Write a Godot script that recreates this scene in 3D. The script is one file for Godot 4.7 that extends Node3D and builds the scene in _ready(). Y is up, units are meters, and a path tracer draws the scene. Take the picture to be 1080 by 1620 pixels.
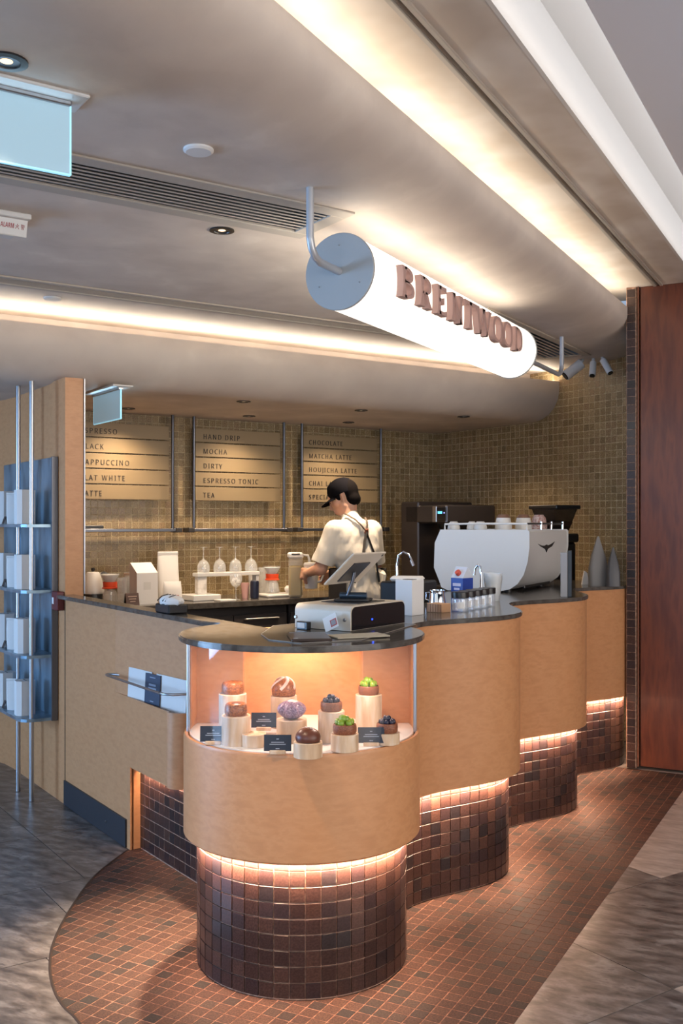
extends Node3D
# A corner coffee bar in a mall. World axes: -z runs along the wavy bar front, +x points at the mall corridor.
# The back-of-house is turned 28 degrees: W(s, y, t) gives a point in its own axes (s towards the guest side, t along the back wall).

const PHI := 0.4886922
const OR := Vector3(-3.817, 0.0, -4.041)
var BACK := Basis(Vector3.UP, -PHI)
var taken := {}
var rng := RandomNumberGenerator.new()
var M := {}
var eye := Vector3(0, 1.5, 0)


func W(s: float, y: float, t: float) -> Vector3:
	return OR + BACK * Vector3(s, y, -t)


func BX(s: float, y: float, t: float) -> Transform3D:
	return Transform3D(BACK, W(s, y, t))


class MB:
	var p := PackedVector3Array()
	var xf := Transform3D()

	func tri(a: Vector3, b: Vector3, c: Vector3) -> void:
		p.append(xf * a)
		p.append(xf * b)
		p.append(xf * c)

	func quad(a: Vector3, b: Vector3, c: Vector3, d: Vector3) -> void:
		tri(a, b, c)
		tri(a, c, d)

	func otri(o: Vector3, a: Vector3, b: Vector3, c: Vector3) -> void:
		if (b - a).cross(c - a).dot((a + b + c) / 3.0 - o) < 0.0:
			tri(a, c, b)
		else:
			tri(a, b, c)

	func oquad(o: Vector3, a: Vector3, b: Vector3, c: Vector3, d: Vector3) -> void:
		otri(o, a, b, c)
		otri(o, a, c, d)

	func box(c: Vector3, s: Vector3, bev := 0.0, bs := Basis()) -> MB:
		var h := s * 0.5
		var b: float = minf(bev, minf(h.x, minf(h.y, h.z)) * 0.9)
		var V := func(sg: Vector3, ax: int) -> Vector3:
			var q := Vector3(sg.x * (h.x - b), sg.y * (h.y - b), sg.z * (h.z - b))
			q[ax] = sg[ax] * h[ax]
			return c + bs * q
		for ax in 3:
			var u := (ax + 1) % 3
			var w := (ax + 2) % 3
			for sg in [-1.0, 1.0]:
				var q := []
				for k in [[-1, -1], [1, -1], [1, 1], [-1, 1]]:
					var g := Vector3()
					g[ax] = sg
					g[u] = k[0]
					g[w] = k[1]
					q.append(V.call(g, ax))
				oquad(c, q[0], q[1], q[2], q[3])
		if b > 0.0:
			for ax in 3:
				var u := (ax + 1) % 3
				var w := (ax + 2) % 3
				for su in [-1.0, 1.0]:
					for sw in [-1.0, 1.0]:
						var g0 := Vector3()
						g0[ax] = -1
						g0[u] = su
						g0[w] = sw
						var g1 := g0
						g1[ax] = 1
						oquad(c, V.call(g0, u), V.call(g1, u), V.call(g1, w), V.call(g0, w))
			for sx in [-1.0, 1.0]:
				for sy in [-1.0, 1.0]:
					for sz in [-1.0, 1.0]:
						var g := Vector3(sx, sy, sz)
						otri(c, V.call(g, 0), V.call(g, 1), V.call(g, 2))
		return self

	# a polygon extruded: up = 2 lifts (x, y) along z, up = 1 lifts (x, z) along y
	func prism(poly: PackedVector2Array, lo: float, hi: float, up := 2) -> MB:
		var q := poly.duplicate()
		var area := 0.0
		for i in q.size():
			area += q[i].cross(q[(i + 1) % q.size()])
		if area < 0:
			q.reverse()
		var at := func(v: Vector2, h: float) -> Vector3:
			return Vector3(v.x, v.y, h) if up == 2 else Vector3(v.x, h, v.y)
		var T := func(a: Vector3, b: Vector3, c: Vector3) -> void:
			if up == 2:
				tri(a, b, c)
			else:
				tri(a, c, b)
		var idx := Geometry2D.triangulate_polygon(q)
		for i in range(0, idx.size(), 3):
			var a := q[idx[i]]
			var b := q[idx[i + 1]]
			var c := q[idx[i + 2]]
			if (b - a).cross(c - a) < 0:
				var s := b
				b = c
				c = s
			T.call(at.call(a, hi), at.call(b, hi), at.call(c, hi))
			T.call(at.call(a, lo), at.call(c, lo), at.call(b, lo))
		for i in q.size():
			var a := q[i]
			var b := q[(i + 1) % q.size()]
			T.call(at.call(a, lo), at.call(b, lo), at.call(b, hi))
			T.call(at.call(a, lo), at.call(b, hi), at.call(a, hi))
		return self

	# a ring between two outlines of the same number of points, extruded along z (letters, bowls of letters)
	func ring(outer: PackedVector2Array, inner: PackedVector2Array, lo: float, hi: float, closed := true) -> MB:
		var n := outer.size()
		for i in (n if closed else n - 1):
			var j := (i + 1) % n
			var a := Vector3(outer[i].x, outer[i].y, 0)
			var b := Vector3(outer[j].x, outer[j].y, 0)
			var c := Vector3(inner[j].x, inner[j].y, 0)
			var d := Vector3(inner[i].x, inner[i].y, 0)
			var L := Vector3(0, 0, lo)
			var H := Vector3(0, 0, hi)
			quad(a + H, b + H, c + H, d + H)
			quad(d + L, c + L, b + L, a + L)
			quad(a + L, b + L, b + H, a + H)
			quad(c + L, d + L, d + H, c + H)
		return self

	func lathe(prof: PackedVector2Array, seg := 24, a0 := 0.0, a1 := TAU) -> MB:
		for k in seg:
			var t0 := lerpf(a0, a1, float(k) / seg)
			var t1 := lerpf(a0, a1, float(k + 1) / seg)
			var c0 := Vector3(cos(t0), 0, sin(t0))
			var c1 := Vector3(cos(t1), 0, sin(t1))
			for i in prof.size() - 1:
				var r0 := prof[i].x
				var r1 := prof[i + 1].x
				var y0 := Vector3(0, prof[i].y, 0)
				var y1 := Vector3(0, prof[i + 1].y, 0)
				if r1 > 1e-6:
					tri(c0 * r0 + y0, c0 * r1 + y1, c1 * r1 + y1)
				if r0 > 1e-6:
					tri(c0 * r0 + y0, c1 * r1 + y1, c1 * r0 + y0)
		return self

	func tube(pts: Array, r: float, seg := 10, closed := false, flat := 1.0) -> MB:
		var n := pts.size()
		var rings := []
		var up := Vector3.UP
		for i in n:
			var a: Vector3 = pts[(i - 1 + n) % n] if closed or i > 0 else pts[i]
			var b: Vector3 = pts[(i + 1) % n] if closed or i < n - 1 else pts[i]
			var d := (b - a).normalized()
			if i == 0:
				up = Vector3.UP if absf(d.y) < 0.9 else Vector3.RIGHT
			var x := up.cross(d).normalized()
			up = d.cross(x).normalized()
			var q := []
			for k in seg:
				var g := TAU * k / seg
				q.append(Vector3(pts[i]) + (x * cos(g) + up * sin(g) * flat) * r)
			rings.append(q)
		for i in (n if closed else n - 1):
			var q: Array = rings[i]
			var w: Array = rings[(i + 1) % n]
			for k in seg:
				var m := (k + 1) % seg
				quad(q[k], q[m], w[m], w[k])
		if not closed:
			for k in seg:
				var m := (k + 1) % seg
				tri(pts[0], rings[0][m], rings[0][k])
				tri(pts[n - 1], rings[n - 1][k], rings[n - 1][m])
		return self

	func blob(c: Vector3, r: Vector3, nu := 16, nv := 10, f = null) -> MB:
		var P := func(i: int, j: int) -> Vector3:
			var u := TAU * (i % nu) / nu
			var v := PI * j / nv - PI / 2
			var d := Vector3(cos(u) * cos(v), sin(v), sin(u) * cos(v))
			var k := 1.0
			if f != null:
				k = f.call(d)
			return c + d * r * k
		for i in nu:
			for j in nv:
				if j < nv - 1:
					tri(P.call(i, j), P.call(i, j + 1), P.call(i + 1, j + 1))
				if j > 0:
					tri(P.call(i, j), P.call(i + 1, j + 1), P.call(i + 1, j))
		return self

	# an upright sheet that follows a plan line (x, z), thick to its left-hand side
	func wall(line: PackedVector2Array, y0: float, y1: float, th: float) -> MB:
		var n := line.size()
		var o := PackedVector2Array()
		for i in n:
			var d := (line[mini(i + 1, n - 1)] - line[maxi(i - 1, 0)]).normalized()
			o.append(line[i] + Vector2(-d.y, d.x) * th)
		var V := func(q: Vector2, y: float) -> Vector3: return Vector3(q.x, y, q.y)
		for i in n - 1:
			var a := line[i]
			var b := line[i + 1]
			var c := o[i + 1]
			var d := o[i]
			var m: Vector3 = (V.call(a, y0) + V.call(c, y1)) * 0.5
			oquad(m, V.call(a, y0), V.call(b, y0), V.call(b, y1), V.call(a, y1))
			oquad(m, V.call(d, y0), V.call(c, y0), V.call(c, y1), V.call(d, y1))
			oquad(m, V.call(a, y1), V.call(b, y1), V.call(c, y1), V.call(d, y1))
			oquad(m, V.call(a, y0), V.call(b, y0), V.call(c, y0), V.call(d, y0))
			if i == 0:
				oquad(m, V.call(a, y0), V.call(d, y0), V.call(d, y1), V.call(a, y1))
			if i == n - 2:
				oquad(m, V.call(b, y0), V.call(c, y0), V.call(c, y1), V.call(b, y1))
		return self

	func mesh(deg := 40.0) -> ArrayMesh:
		var n := p.size()
		var fn := PackedVector3Array()
		var fu := PackedVector3Array()
		for i in range(0, n, 3):
			var c := (p[i + 1] - p[i]).cross(p[i + 2] - p[i])
			fn.append(c)
			fu.append(c.normalized())
		var v := PackedVector3Array()
		var nor := PackedVector3Array()
		v.resize(n)
		nor.resize(n)
		var at := {}
		var key := []
		if deg > 0.0:
			key.resize(n)
			for i in n:
				var k := Vector3i((p[i] * 20000.0).round())
				key[i] = k
				if at.has(k):
					at[k].append(i / 3)
				else:
					at[k] = [i / 3]
		var ct := cos(deg_to_rad(deg))
		for f in n / 3:
			for e in 3:
				var i: int = f * 3 + e
				var s := fu[f]
				if deg > 0.0:
					s = Vector3()
					for t in at[key[i]]:
						if fu[t].dot(fu[f]) > ct:
							s += fn[t]
					s = s.normalized() if s.length_squared() > 1e-20 else fu[f]
				var w: int = f * 3 + [0, 2, 1][e]
				v[w] = p[i]
				nor[w] = s
		var a := []
		a.resize(Mesh.ARRAY_MAX)
		a[Mesh.ARRAY_VERTEX] = v
		a[Mesh.ARRAY_NORMAL] = nor
		var m := ArrayMesh.new()
		m.add_surface_from_arrays(Mesh.PRIMITIVE_TRIANGLES, a)
		return m


# ---------- naming and describing ----------
func numbered(called: String) -> String:
	var k: int = taken.get(called, 0)
	taken[called] = k + 1
	return called if k == 0 else "%s_%03d" % [called, k]


func thing(called: String, label: String, category: String, xf := Transform3D(), group := "") -> Node3D:
	var o := Node3D.new()
	o.name = numbered(called)
	o.transform = xf
	add_child(o)
	return tag(o, label, category, group)


func tag(o: Node3D, label: String, category: String, group := "") -> Node3D:
	o.set_meta("label", label)
	o.set_meta("category", category)
	if group:
		o.set_meta("group", group)
	return o


func part(called: String, mesh: Mesh, m: Material, parent: Node, xf := Transform3D()) -> MeshInstance3D:
	var o := MeshInstance3D.new()
	o.name = numbered(called) if parent == self else called
	o.mesh = mesh
	o.material_override = m
	o.transform = xf
	parent.add_child(o, true)
	return o


func struct(called: String, mesh: Mesh, m: Material, label: String, category := "structure", xf := Transform3D()) -> MeshInstance3D:
	var o := part(called, mesh, m, self, xf)
	o.set_meta("kind", "structure")
	tag(o, label, category)
	return o


func single(called: String, mesh: Mesh, m: Material, label: String, category: String, xf := Transform3D(), group := "") -> MeshInstance3D:
	var o := part(called, mesh, m, self, xf)
	tag(o, label, category, group)
	return o


func T3(x: float, y: float, z: float, turn := 0.0) -> Transform3D:
	return Transform3D(Basis(Vector3.UP, turn), Vector3(x, y, z))


# ---------- materials ----------
func ramp(cols: Array, offs: Array) -> Gradient:
	var g := Gradient.new()
	g.offsets = PackedFloat32Array(offs)
	g.colors = PackedColorArray(cols)
	return g


func ntex(sd: int, freq: float, cols: Array, offs: Array, size := 512, octs := 4, warp := 0.0, kind := FastNoiseLite.TYPE_SIMPLEX_SMOOTH, rid := false) -> NoiseTexture2D:
	var n := FastNoiseLite.new()
	n.seed = sd
	n.noise_type = kind
	n.frequency = freq
	n.fractal_octaves = octs
	n.fractal_gain = 0.62 if octs >= 7 else 0.5
	if rid:
		n.fractal_type = FastNoiseLite.FRACTAL_RIDGED
	if warp > 0.0:
		n.domain_warp_enabled = true
		n.domain_warp_amplitude = warp
		n.domain_warp_frequency = freq * 0.6
	var t := NoiseTexture2D.new()
	t.width = size
	t.height = size
	t.seamless = true
	t.noise = n
	t.color_ramp = ramp(cols, offs)
	return t


func bump(sd: int, freq: float, strength: float, size := 512) -> NoiseTexture2D:
	var n := FastNoiseLite.new()
	n.seed = sd
	n.frequency = freq
	n.fractal_octaves = 4
	var t := NoiseTexture2D.new()
	t.width = size
	t.height = size
	t.seamless = true
	t.as_normal_map = true
	t.bump_strength = strength
	t.noise = n
	return t


func mat(col: Color, rough := 0.5, metal := 0.0, tex: Texture2D = null, scale := Vector3.ONE, nrm: Texture2D = null, ns := 1.0) -> StandardMaterial3D:
	var m := StandardMaterial3D.new()
	m.albedo_color = col
	m.roughness = rough
	m.metallic = metal
	if tex or nrm:
		m.uv1_triplanar = true
		m.uv1_world_triplanar = true
		m.uv1_scale = scale
	if tex:
		m.albedo_texture = tex
	if nrm:
		m.normal_enabled = true
		m.normal_texture = nrm
		m.normal_scale = ns
	return m


func glow(col: Color, e: float) -> StandardMaterial3D:
	var m := mat(col, 0.6)
	m.emission_enabled = true
	m.emission = col
	m.emission_energy_multiplier = e
	return m


func clear(col: Color, alpha: float, rough := 0.03) -> StandardMaterial3D:
	var m := mat(col, rough)
	m.transparency = BaseMaterial3D.TRANSPARENCY_ALPHA
	m.albedo_color.a = alpha
	m.cull_mode = BaseMaterial3D.CULL_DISABLED
	return m


func c(h: String) -> Color:
	return Color.html(h)


# ---------- lights ----------
func strip_light(called: String, at: Vector3, face: Vector3, along: Vector3, length: float, wide: float, col: Color, e: float) -> void:
	var l := AreaLight3D.new()
	l.name = numbered(called)
	l.area_size = Vector2(length, wide)
	l.light_color = col
	l.light_energy = e
	l.area_normalize_energy = true
	l.area_range = 12.0
	l.shadow_enabled = true
	var z := -face.normalized()
	var x := along.normalized()
	l.transform = Transform3D(Basis(x, z.cross(x), z).orthonormalized(), at)
	add_child(l)


func spot(called: String, at: Vector3, to: Vector3, ang: float, col: Color, e: float, size := 0.03, soft := 1.0) -> void:
	var l := SpotLight3D.new()
	l.name = numbered(called)
	l.spot_angle = ang
	l.spot_range = 12.0
	l.spot_attenuation = 2.0
	l.spot_angle_attenuation = soft
	l.light_color = col
	l.light_energy = e
	l.light_size = size
	l.shadow_enabled = true
	add_child(l)
	l.position = at
	var up := Vector3.UP if absf((to - at).normalized().y) < 0.95 else Vector3.RIGHT
	l.basis = Basis.looking_at(to - at, up)


const WARM := Color(1.0, 0.945, 0.86)
const WARMER := Color(1.0, 0.83, 0.69)
const COOL := Color(0.62, 0.80, 1.0)


func _ready() -> void:
	rng.seed = 7
	# --- camera: eye height 1.5 m, level, 36 mm-like lens, shifted up a little
	var cam := Camera3D.new()
	cam.name = "camera"
	cam.position = eye
	cam.rotation.y = PHI
	cam.projection = Camera3D.PROJECTION_FRUSTUM
	var near := 0.05
	cam.size = near * 1620.0 / 1590.0
	cam.frustum_offset = Vector2(0, near * 18.0 / 1590.0)
	cam.near = near
	cam.far = 60.0
	add_child(cam)
	cam.current = true
	# --- environment
	var we := WorldEnvironment.new()
	we.name = "environment"
	var env := Environment.new()
	env.background_mode = Environment.BG_COLOR
	env.background_color = Color(0.62, 0.70, 0.80)
	env.background_energy_multiplier = 1.0
	env.tonemap_mode = Environment.TONE_MAPPER_LINEAR
	env.tonemap_exposure = 0.95
	env.sdfgi_enabled = true
	env.ssao_enabled = true
	env.ssil_enabled = true
	we.environment = env
	add_child(we)
	# --- large lights: the mall's ceiling panels and shop windows, the two coves
	mall_lights()
	cove_lights()
	materials()
	# --- the setting
	room()
	floors()
	tile_walls()
	wood_wall()
	# --- the bar
	bar()
	display_case()
	ceiling_things()
	menu_boards()
	shelf_unit()
	bench_things()
	counter_things()
	person()


func mall_lights() -> void:
	# four flat ceiling panels over the corridor, behind the camera
	for k in [[Vector3(1.6, 2.93, 1.5), 1.0], [Vector3(1.6, 2.93, -2.2), 1.0], [Vector3(-1.2, 2.93, 3.4), 0.5], [Vector3(-4.0, 2.93, 2.6), 0.3]]:
		strip_light("mall_panel_light", k[0] - Vector3(0, 0.02, 0), Vector3.DOWN, Vector3.RIGHT, 1.1, 1.1, Color(1.0, 0.97, 0.93), k[1])
	# lit shop fronts across the corridor and behind the camera
	strip_light("shop_front_light", Vector3(4.78, 1.5, -1.0), Vector3.LEFT, Vector3(0, 0, 1), 7.0, 2.2, Color(1.0, 0.96, 0.92), 18.0)
	strip_light("shop_front_light", Vector3(0.0, 1.5, 4.28), Vector3(0, 0, -1), Vector3.RIGHT, 5.0, 2.2, Color(0.84, 0.92, 1.0), 9.0)
	# daylight through the shop windows at the corridor's far left end
	strip_light("window_daylight", Vector3(-7.35, 1.4, 0.6), Vector3.RIGHT, Vector3(0, 0, 1), 3.6, 2.2, COOL, 42.0)
	# the mall's own cove, its lamps behind the grey ceiling's edge
	strip_light("mall_cove_light", Vector3(-0.655, 3.02, -2.4), Vector3(-1.0, 0.25, 0), Vector3(0, 0, 1), 9.0, 0.03, Color(0.97, 0.98, 1.0), 1.3)


func cove_lights() -> void:
	# cove over the corridor side (runs along z) and cove over the back bar (runs along t)
	strip_light("cove_light", Vector3(-1.42, 2.79, -2.6), Vector3(0.25, 1, 0), Vector3(0, 0, 1), 7.4, 0.03, WARM, 1.7)
	strip_light("cove_light", W(-0.075, 2.535, 1.2), BACK * Vector3(0.2, 1, 0), BACK * Vector3(0, 0, -1), 5.0, 0.03, WARM, 2.2)


func materials() -> void:
	var wood := ntex(3, 0.011, [c("b88257"), c("c0895d"), c("c58f63"), c("bb855a")], [0.15, 0.42, 0.6, 0.85], 1024, 6, 60.0)
	var wbump := bump(31, 0.02, 1.5)
	M.birch = mat(Color(1, 1, 1), 0.42, 0.0, wood, Vector3(1.1, 2.2, 1.1), wbump, 0.08)
	M.birch_pale = mat(c("dccbb9"), 0.5, 0.0, ntex(5, 0.008, [c("d8c3aa"), c("f0dfc8"), c("ffffff")], [0.2, 0.5, 0.8], 512, 4, 20.0), Vector3(6, 1.2, 6))
	M.mahogany = mat(Color(1, 1, 1), 0.33, 0.0, ntex(9, 0.008, [c("54281b"), c("60301f"), c("6d3822"), c("5a2b1b")], [0.15, 0.4, 0.62, 0.85], 1024, 5, 30.0), Vector3(1.4, 0.25, 1.4))
	M.mahogany_dark = mat(c("3c211a"), 0.45)
	var plast := ntex(14, 0.004, [c("bdb1a7"), c("c5b9af"), c("cabeb3"), c("d6cbc0")], [0.2, 0.45, 0.7, 0.95], 1024, 6, 60.0)
	var pbump := bump(15, 0.012, 2.0, 1024)
	M.plaster = mat(Color(1, 1, 1), 0.62, 0.0, plast, Vector3(0.6, 0.6, 0.6), pbump, 0.03)
	M.plaster_trough = mat(c("d6cdc3"), 0.8, 0.0, ntex(16, 0.006, [c("eae4dd"), c("ffffff")], [0.3, 0.7]), Vector3(0.5, 0.5, 0.5))
	M.mall_ceiling = mat(c("d2d2d8"), 0.85)
	M.mall_white = mat(c("d5d1cc"), 0.8)
	M.mall_wall = mat(c("8f8a86"), 0.8)
	var mar := ntex(21, 0.0045, [c("423c3a"), c("5d5754"), c("6b6562"), c("827c79"), c("4d4745")], [0.1, 0.38, 0.55, 0.75, 0.95], 1024, 7, 55.0)
	M.marble = mat(Color(1, 1, 1), 0.3, 0.0, mar, Vector3(1.1, 1.5, 3.2))
	M.marble2 = mat(Color(1, 1, 1), 0.3, 0.0, ntex(23, 0.0045, [c("4b4542"), c("645d59"), c("716a66"), c("877f7b"), c("5a5350")], [0.1, 0.36, 0.55, 0.76, 0.95], 1024, 7, 60.0), Vector3(1.3, 1.5, 2.8))
	M.marble3 = mat(c("b9b0a9"), 0.3, 0.0, ntex(27, 0.0045, [c("c9c4bf"), c("e4e0dc"), c("ffffff")], [0.15, 0.5, 0.85], 1024, 7, 55.0), Vector3(1.1, 1.5, 3.0))
	var vein := ntex(25, 0.0022, [Color(1, 1, 1, 0), Color(1, 1, 1, 0), Color(0.62, 0.59, 0.57, 0.35)], [0.0, 0.8, 0.95], 1024, 5, 50.0, FastNoiseLite.TYPE_SIMPLEX_SMOOTH, true)
	for k in ["marble", "marble2"]:
		M[k].detail_enabled = true
		M[k].detail_blend_mode = BaseMaterial3D.BLEND_MODE_MIX
		M[k].detail_albedo = vein
		M[k].detail_uv_layer = BaseMaterial3D.DETAIL_UV_2
		M[k].uv2_triplanar = true
		M[k].uv2_world_triplanar = true
		M[k].uv2_scale = Vector3(0.45, 0.45, 0.8)
	M.marble_joint = mat(c("5c534c"), 0.7)
	var grit := ntex(33, 0.05, [c("a89d97"), c("dcd4cf"), c("ffffff")], [0.2, 0.5, 0.8], 256, 4)
	M.floor_grout = mat(c("a57c66"), 0.85, 0.0, grit, Vector3(3, 3, 3))
	M.base_grout = mat(c("c09d86"), 0.8, 0.0, grit, Vector3(3, 3, 3))
	M.wall_grout = mat(c("d2c7a6"), 0.8, 0.0, grit, Vector3(3, 3, 3))
	var sets := {
		"floor_tile": [["53362a", 5], ["4d3127", 5], ["5a3d30", 4], ["3c2d28", 2], ["322a28", 2], ["48352d", 2]],
		"base_tile": [["3f2d2a", 5], ["45322f", 4], ["382a2c", 4], ["4e3832", 3], ["2d2629", 2]],
		"wall_tile": [["a8956d", 5], ["ae9c76", 4], ["a08e68", 4], ["b4a27c", 3], ["a8926f", 3], ["968460", 2]],
	}
	for k in sets:
		M[k] = []
		for q in sets[k]:
			var m := mat(c(q[0]), 0.68 if k == "floor_tile" else (0.28 if k == "base_tile" else 0.3), 0.0, grit, Vector3(9, 9, 9))
			for n in q[1]:
				M[k].append(m)
	M.stone = mat(c("55524f"), 0.16, 0.0, ntex(41, 0.03, [c("b9b5b0"), c("e8e4df"), c("ffffff")], [0.2, 0.5, 0.8], 512, 4), Vector3(1.5, 1.5, 1.5))
	M.slate = mat(c("27292f"), 0.45)
	M.dark = mat(c("2a2829"), 0.5)
	M.black = mat(c("17171a"), 0.35)
	M.black_gloss = mat(c("101116"), 0.08)
	M.steel = mat(c("a9abb0"), 0.3, 1.0)
	M.steel_dark = mat(c("6b6e76"), 0.35, 1.0)
	M.steel_blue = mat(c("8ba6b8"), 0.3, 0.5, ntex(45, 0.01, [c("a4a9ae"), c("e6eaee"), c("ffffff")], [0.2, 0.5, 0.8], 512, 3, 20.0), Vector3(1.5, 0.4, 1.5))
	M.chrome = mat(c("d8dade"), 0.06, 1.0)
	M.white = mat(c("c9c8c6"), 0.35)
	M.white_matte = mat(c("d4d2d0"), 0.8)
	M.paper = mat(c("d6d4d2"), 0.85)
	M.cream = mat(c("cbbfae"), 0.35)
	M.glass = clear(Color(0.95, 0.97, 0.98), 0.03)
	M.glassware = clear(Color(0.93, 0.95, 0.96), 0.16, 0.02)
	M.frost = clear(Color(0.75, 0.85, 0.9), 0.5, 0.4)
	M.bag_grey = mat(c("6f6d6c"), 0.5)


# ---------- the room shell ----------
# the three openings that the air vents need in the ceiling slab: [frame, width, length, border]
func vents() -> Array:
	return [
		[Transform3D(BACK, W(2.05, 2.64, -1.2)), 0.385, 3.05, 0.065],
		[Transform3D(BACK, W(0.49, 2.64, -0.3)), 0.17, 5.2, 0.03],
		[Transform3D(Basis(Vector3.UP, -0.06), Vector3(-1.93, 2.64, -5.92)), 0.36, 1.75, 0.05],
	]


func with_openings(poly: PackedVector2Array) -> Array:
	var parts := [poly]
	for v in vents():
		var xf: Transform3D = v[0]
		var flat := func(x: float, z: float) -> Vector2:
			var p := xf * Vector3(x, 0, z)
			return Vector2(p.x, p.z)
		var w: float = v[1] / 2 - v[3]
		var l: float = v[2] / 2 - v[3]
		var hole := PackedVector2Array([flat.call(-w, -l), flat.call(w, -l), flat.call(w, l), flat.call(-w, l)])
		var next := []
		for sg in [-1.0, 1.0]:
			var half := PackedVector2Array([flat.call(0, -30), flat.call(0, 30), flat.call(sg * 30, 30), flat.call(sg * 30, -30)])
			for q in parts:
				for a in Geometry2D.intersect_polygons(q, half):
					next.append_array(Geometry2D.clip_polygons(a, hole))
		parts = next
	return parts


func slab_poly(pts: Array) -> PackedVector2Array:
	return PackedVector2Array(pts)


func st2(s: float, t: float) -> Vector2:
	var w := W(s, 0, t)
	return Vector2(w.x, w.z)


func room() -> void:
	# upper ceiling of the shop: flat at 2.64, rolled up along the corridor side into the lip of the cove
	var prof := PackedVector2Array([Vector2(-1.66, 2.64)])
	for k in range(1, 11):
		var g := PI / 2 * k / 10.0
		prof.append(Vector2(-1.66 + 0.32 * sin(g), 2.64 + 0.13 * (1.0 - cos(g))))
	prof.append_array([Vector2(-1.34, 2.82), Vector2(-1.36, 2.82), Vector2(-1.37, 2.76), Vector2(-1.5, 2.73), Vector2(-1.66, 2.73)])
	var b := MB.new()
	b.prism(prof, -7.6, 1.6)
	for q in with_openings(slab_poly([st2(-0.3, -6.4), Vector2(-1.66, 2.0), Vector2(-1.66, -7.6), st2(0.9, 4.3), st2(-0.3, 4.3)])):
		b.prism(q, 2.64, 2.73, 1)
	struct("ceiling", b.mesh(30), M.plaster, "beige plaster ceiling rolled up into a lit cove", "ceiling")
	# the ceiling strip above the cove, out to the shop line
	b = MB.new()
	b.box(Vector3(-1.547, 3.07, -2.5), Vector3(0.756, 0.26, 8.2))
	b.box(Vector3(-1.05, 3.07, -2.5), Vector3(0.202, 0.26, 8.2))
	b.box(Vector3(-1.16, 3.165, -2.5), Vector3(0.02, 0.07, 8.2))
	b.box(Vector3(-1.8, 2.93, -2.5), Vector3(0.1, 0.4, 8.2))
	struct("ceiling", b.mesh(30), M.plaster_trough, "pale ceiling strip with a dark slot above the cove", "ceiling")
	# soffit over the back bar: bullnose up to the lip of its own cove
	prof = PackedVector2Array([Vector2(-1.55, 2.27), Vector2(-0.27, 2.27)])
	for k in range(1, 13):
		var g := PI / 2 * k / 12.0
		prof.append(Vector2(-0.27 + 0.27 * sin(g), 2.27 + 0.22 * (1.0 - cos(g))))
	prof.append_array([Vector2(0, 2.55), Vector2(-0.02, 2.55), Vector2(-0.03, 2.5), Vector2(-0.24, 2.5), Vector2(-0.3, 2.56), Vector2(-0.3, 2.73), Vector2(-1.55, 2.73)])
	b = MB.new()
	b.prism(prof, -4.0, 5.5)
	struct("ceiling", b.mesh(30), M.plaster, "lower rounded soffit over the back bar", "ceiling", Transform3D(BACK, OR))
	# mall side: fascia, cove trough and grey ceiling
	b = MB.new()
	b.box(Vector3(-0.62, 3.2, -2.5), Vector3(0.7, 0.1, 9.4))
	b.box(Vector3(-0.942, 3.045, -2.5), Vector3(0.014, 0.212, 8.2), 0.0)
	struct("trim", b.mesh(30), M.mall_white, "white cove trough between the shop and the grey mall ceiling", "ceiling")
	b = MB.new()
	b.box(Vector3(2.14, 2.975, -1.3), Vector3(5.71, 0.05, 11.4), 0.006)
	b.box(Vector3(-0.3, 3.075, -2.5), Vector3(0.05, 0.15, 9.4))
	b.box(Vector3(-4.2, 3.0, 3.1), Vector3(7.0, 0.1, 2.6))
	struct("ceiling", b.mesh(30), M.mall_ceiling, "flat grey mall ceiling", "ceiling")
	# flat light panels in the grey ceiling
	for k in [Vector3(1.6, 2.944, 1.5), Vector3(1.6, 2.944, -2.2), Vector3(-1.2, 2.944, 3.4), Vector3(-4.0, 2.944, 2.6)]:
		var o := part("ceiling_light_panel", MB.new().box(Vector3(), Vector3(1.1, 0.012, 1.1), 0.004).mesh(0), glow(Color(1, 0.97, 0.93), 1.4), self, T3(k.x, k.y, k.z))
		tag(o, "square flat light panel in the grey mall ceiling", "lamp", "mall light panels")
	# closing walls of the corridor
	b = MB.new()
	b.box(Vector3(4.9, 1.5, -1.3), Vector3(0.1, 3.2, 11.6))
	struct("wall_east", b.mesh(0), M.mall_wall, "plain far wall of the mall corridor", "wall")
	b = MB.new()
	b.box(Vector3(-1.4, 1.5, 4.4), Vector3(12.7, 3.2, 0.1))
	struct("wall_south", b.mesh(0), M.mall_wall, "plain wall behind the camera", "wall")
	b = MB.new()
	for k in 5:
		b.box(Vector3(4.83, 1.5, -3.8 + 1.4 * k), Vector3(0.03, 2.2, 1.36), 0.004)
	struct("window_2", b.mesh(0), glow(Color(1, 0.95, 0.9), 1.2), "row of lit shop front windows across the corridor", "window")
	b = MB.new()
	for k in 4:
		b.box(Vector3(-1.86 + 1.24 * k, 1.5, 4.33), Vector3(1.2, 2.2, 0.03), 0.004)
	struct("window_3", b.mesh(0), glow(Color(0.80, 0.90, 1.0), 0.8), "row of lit shop front windows behind the camera", "window")
	b = MB.new()
	b.box(Vector3(-7.7, 1.5, 3.4), Vector3(0.1, 3.2, 2.0))
	b.box(Vector3(-7.7, 1.5, -3.2), Vector3(0.1, 3.2, 4.0))
	b.box(Vector3(-7.7, 2.8, 0.6), Vector3(0.1, 0.6, 3.7))
	b.box(Vector3(-7.7, 0.14, 0.6), Vector3(0.1, 0.28, 3.7))
	struct("wall_west", b.mesh(0), M.mall_wall, "corridor wall with a tall shop window", "wall")
	b = MB.new()
	for k in 3:
		b.box(Vector3(-7.7, 1.4, -0.6 + 1.2 * k), Vector3(0.03, 2.22, 1.16))
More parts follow.
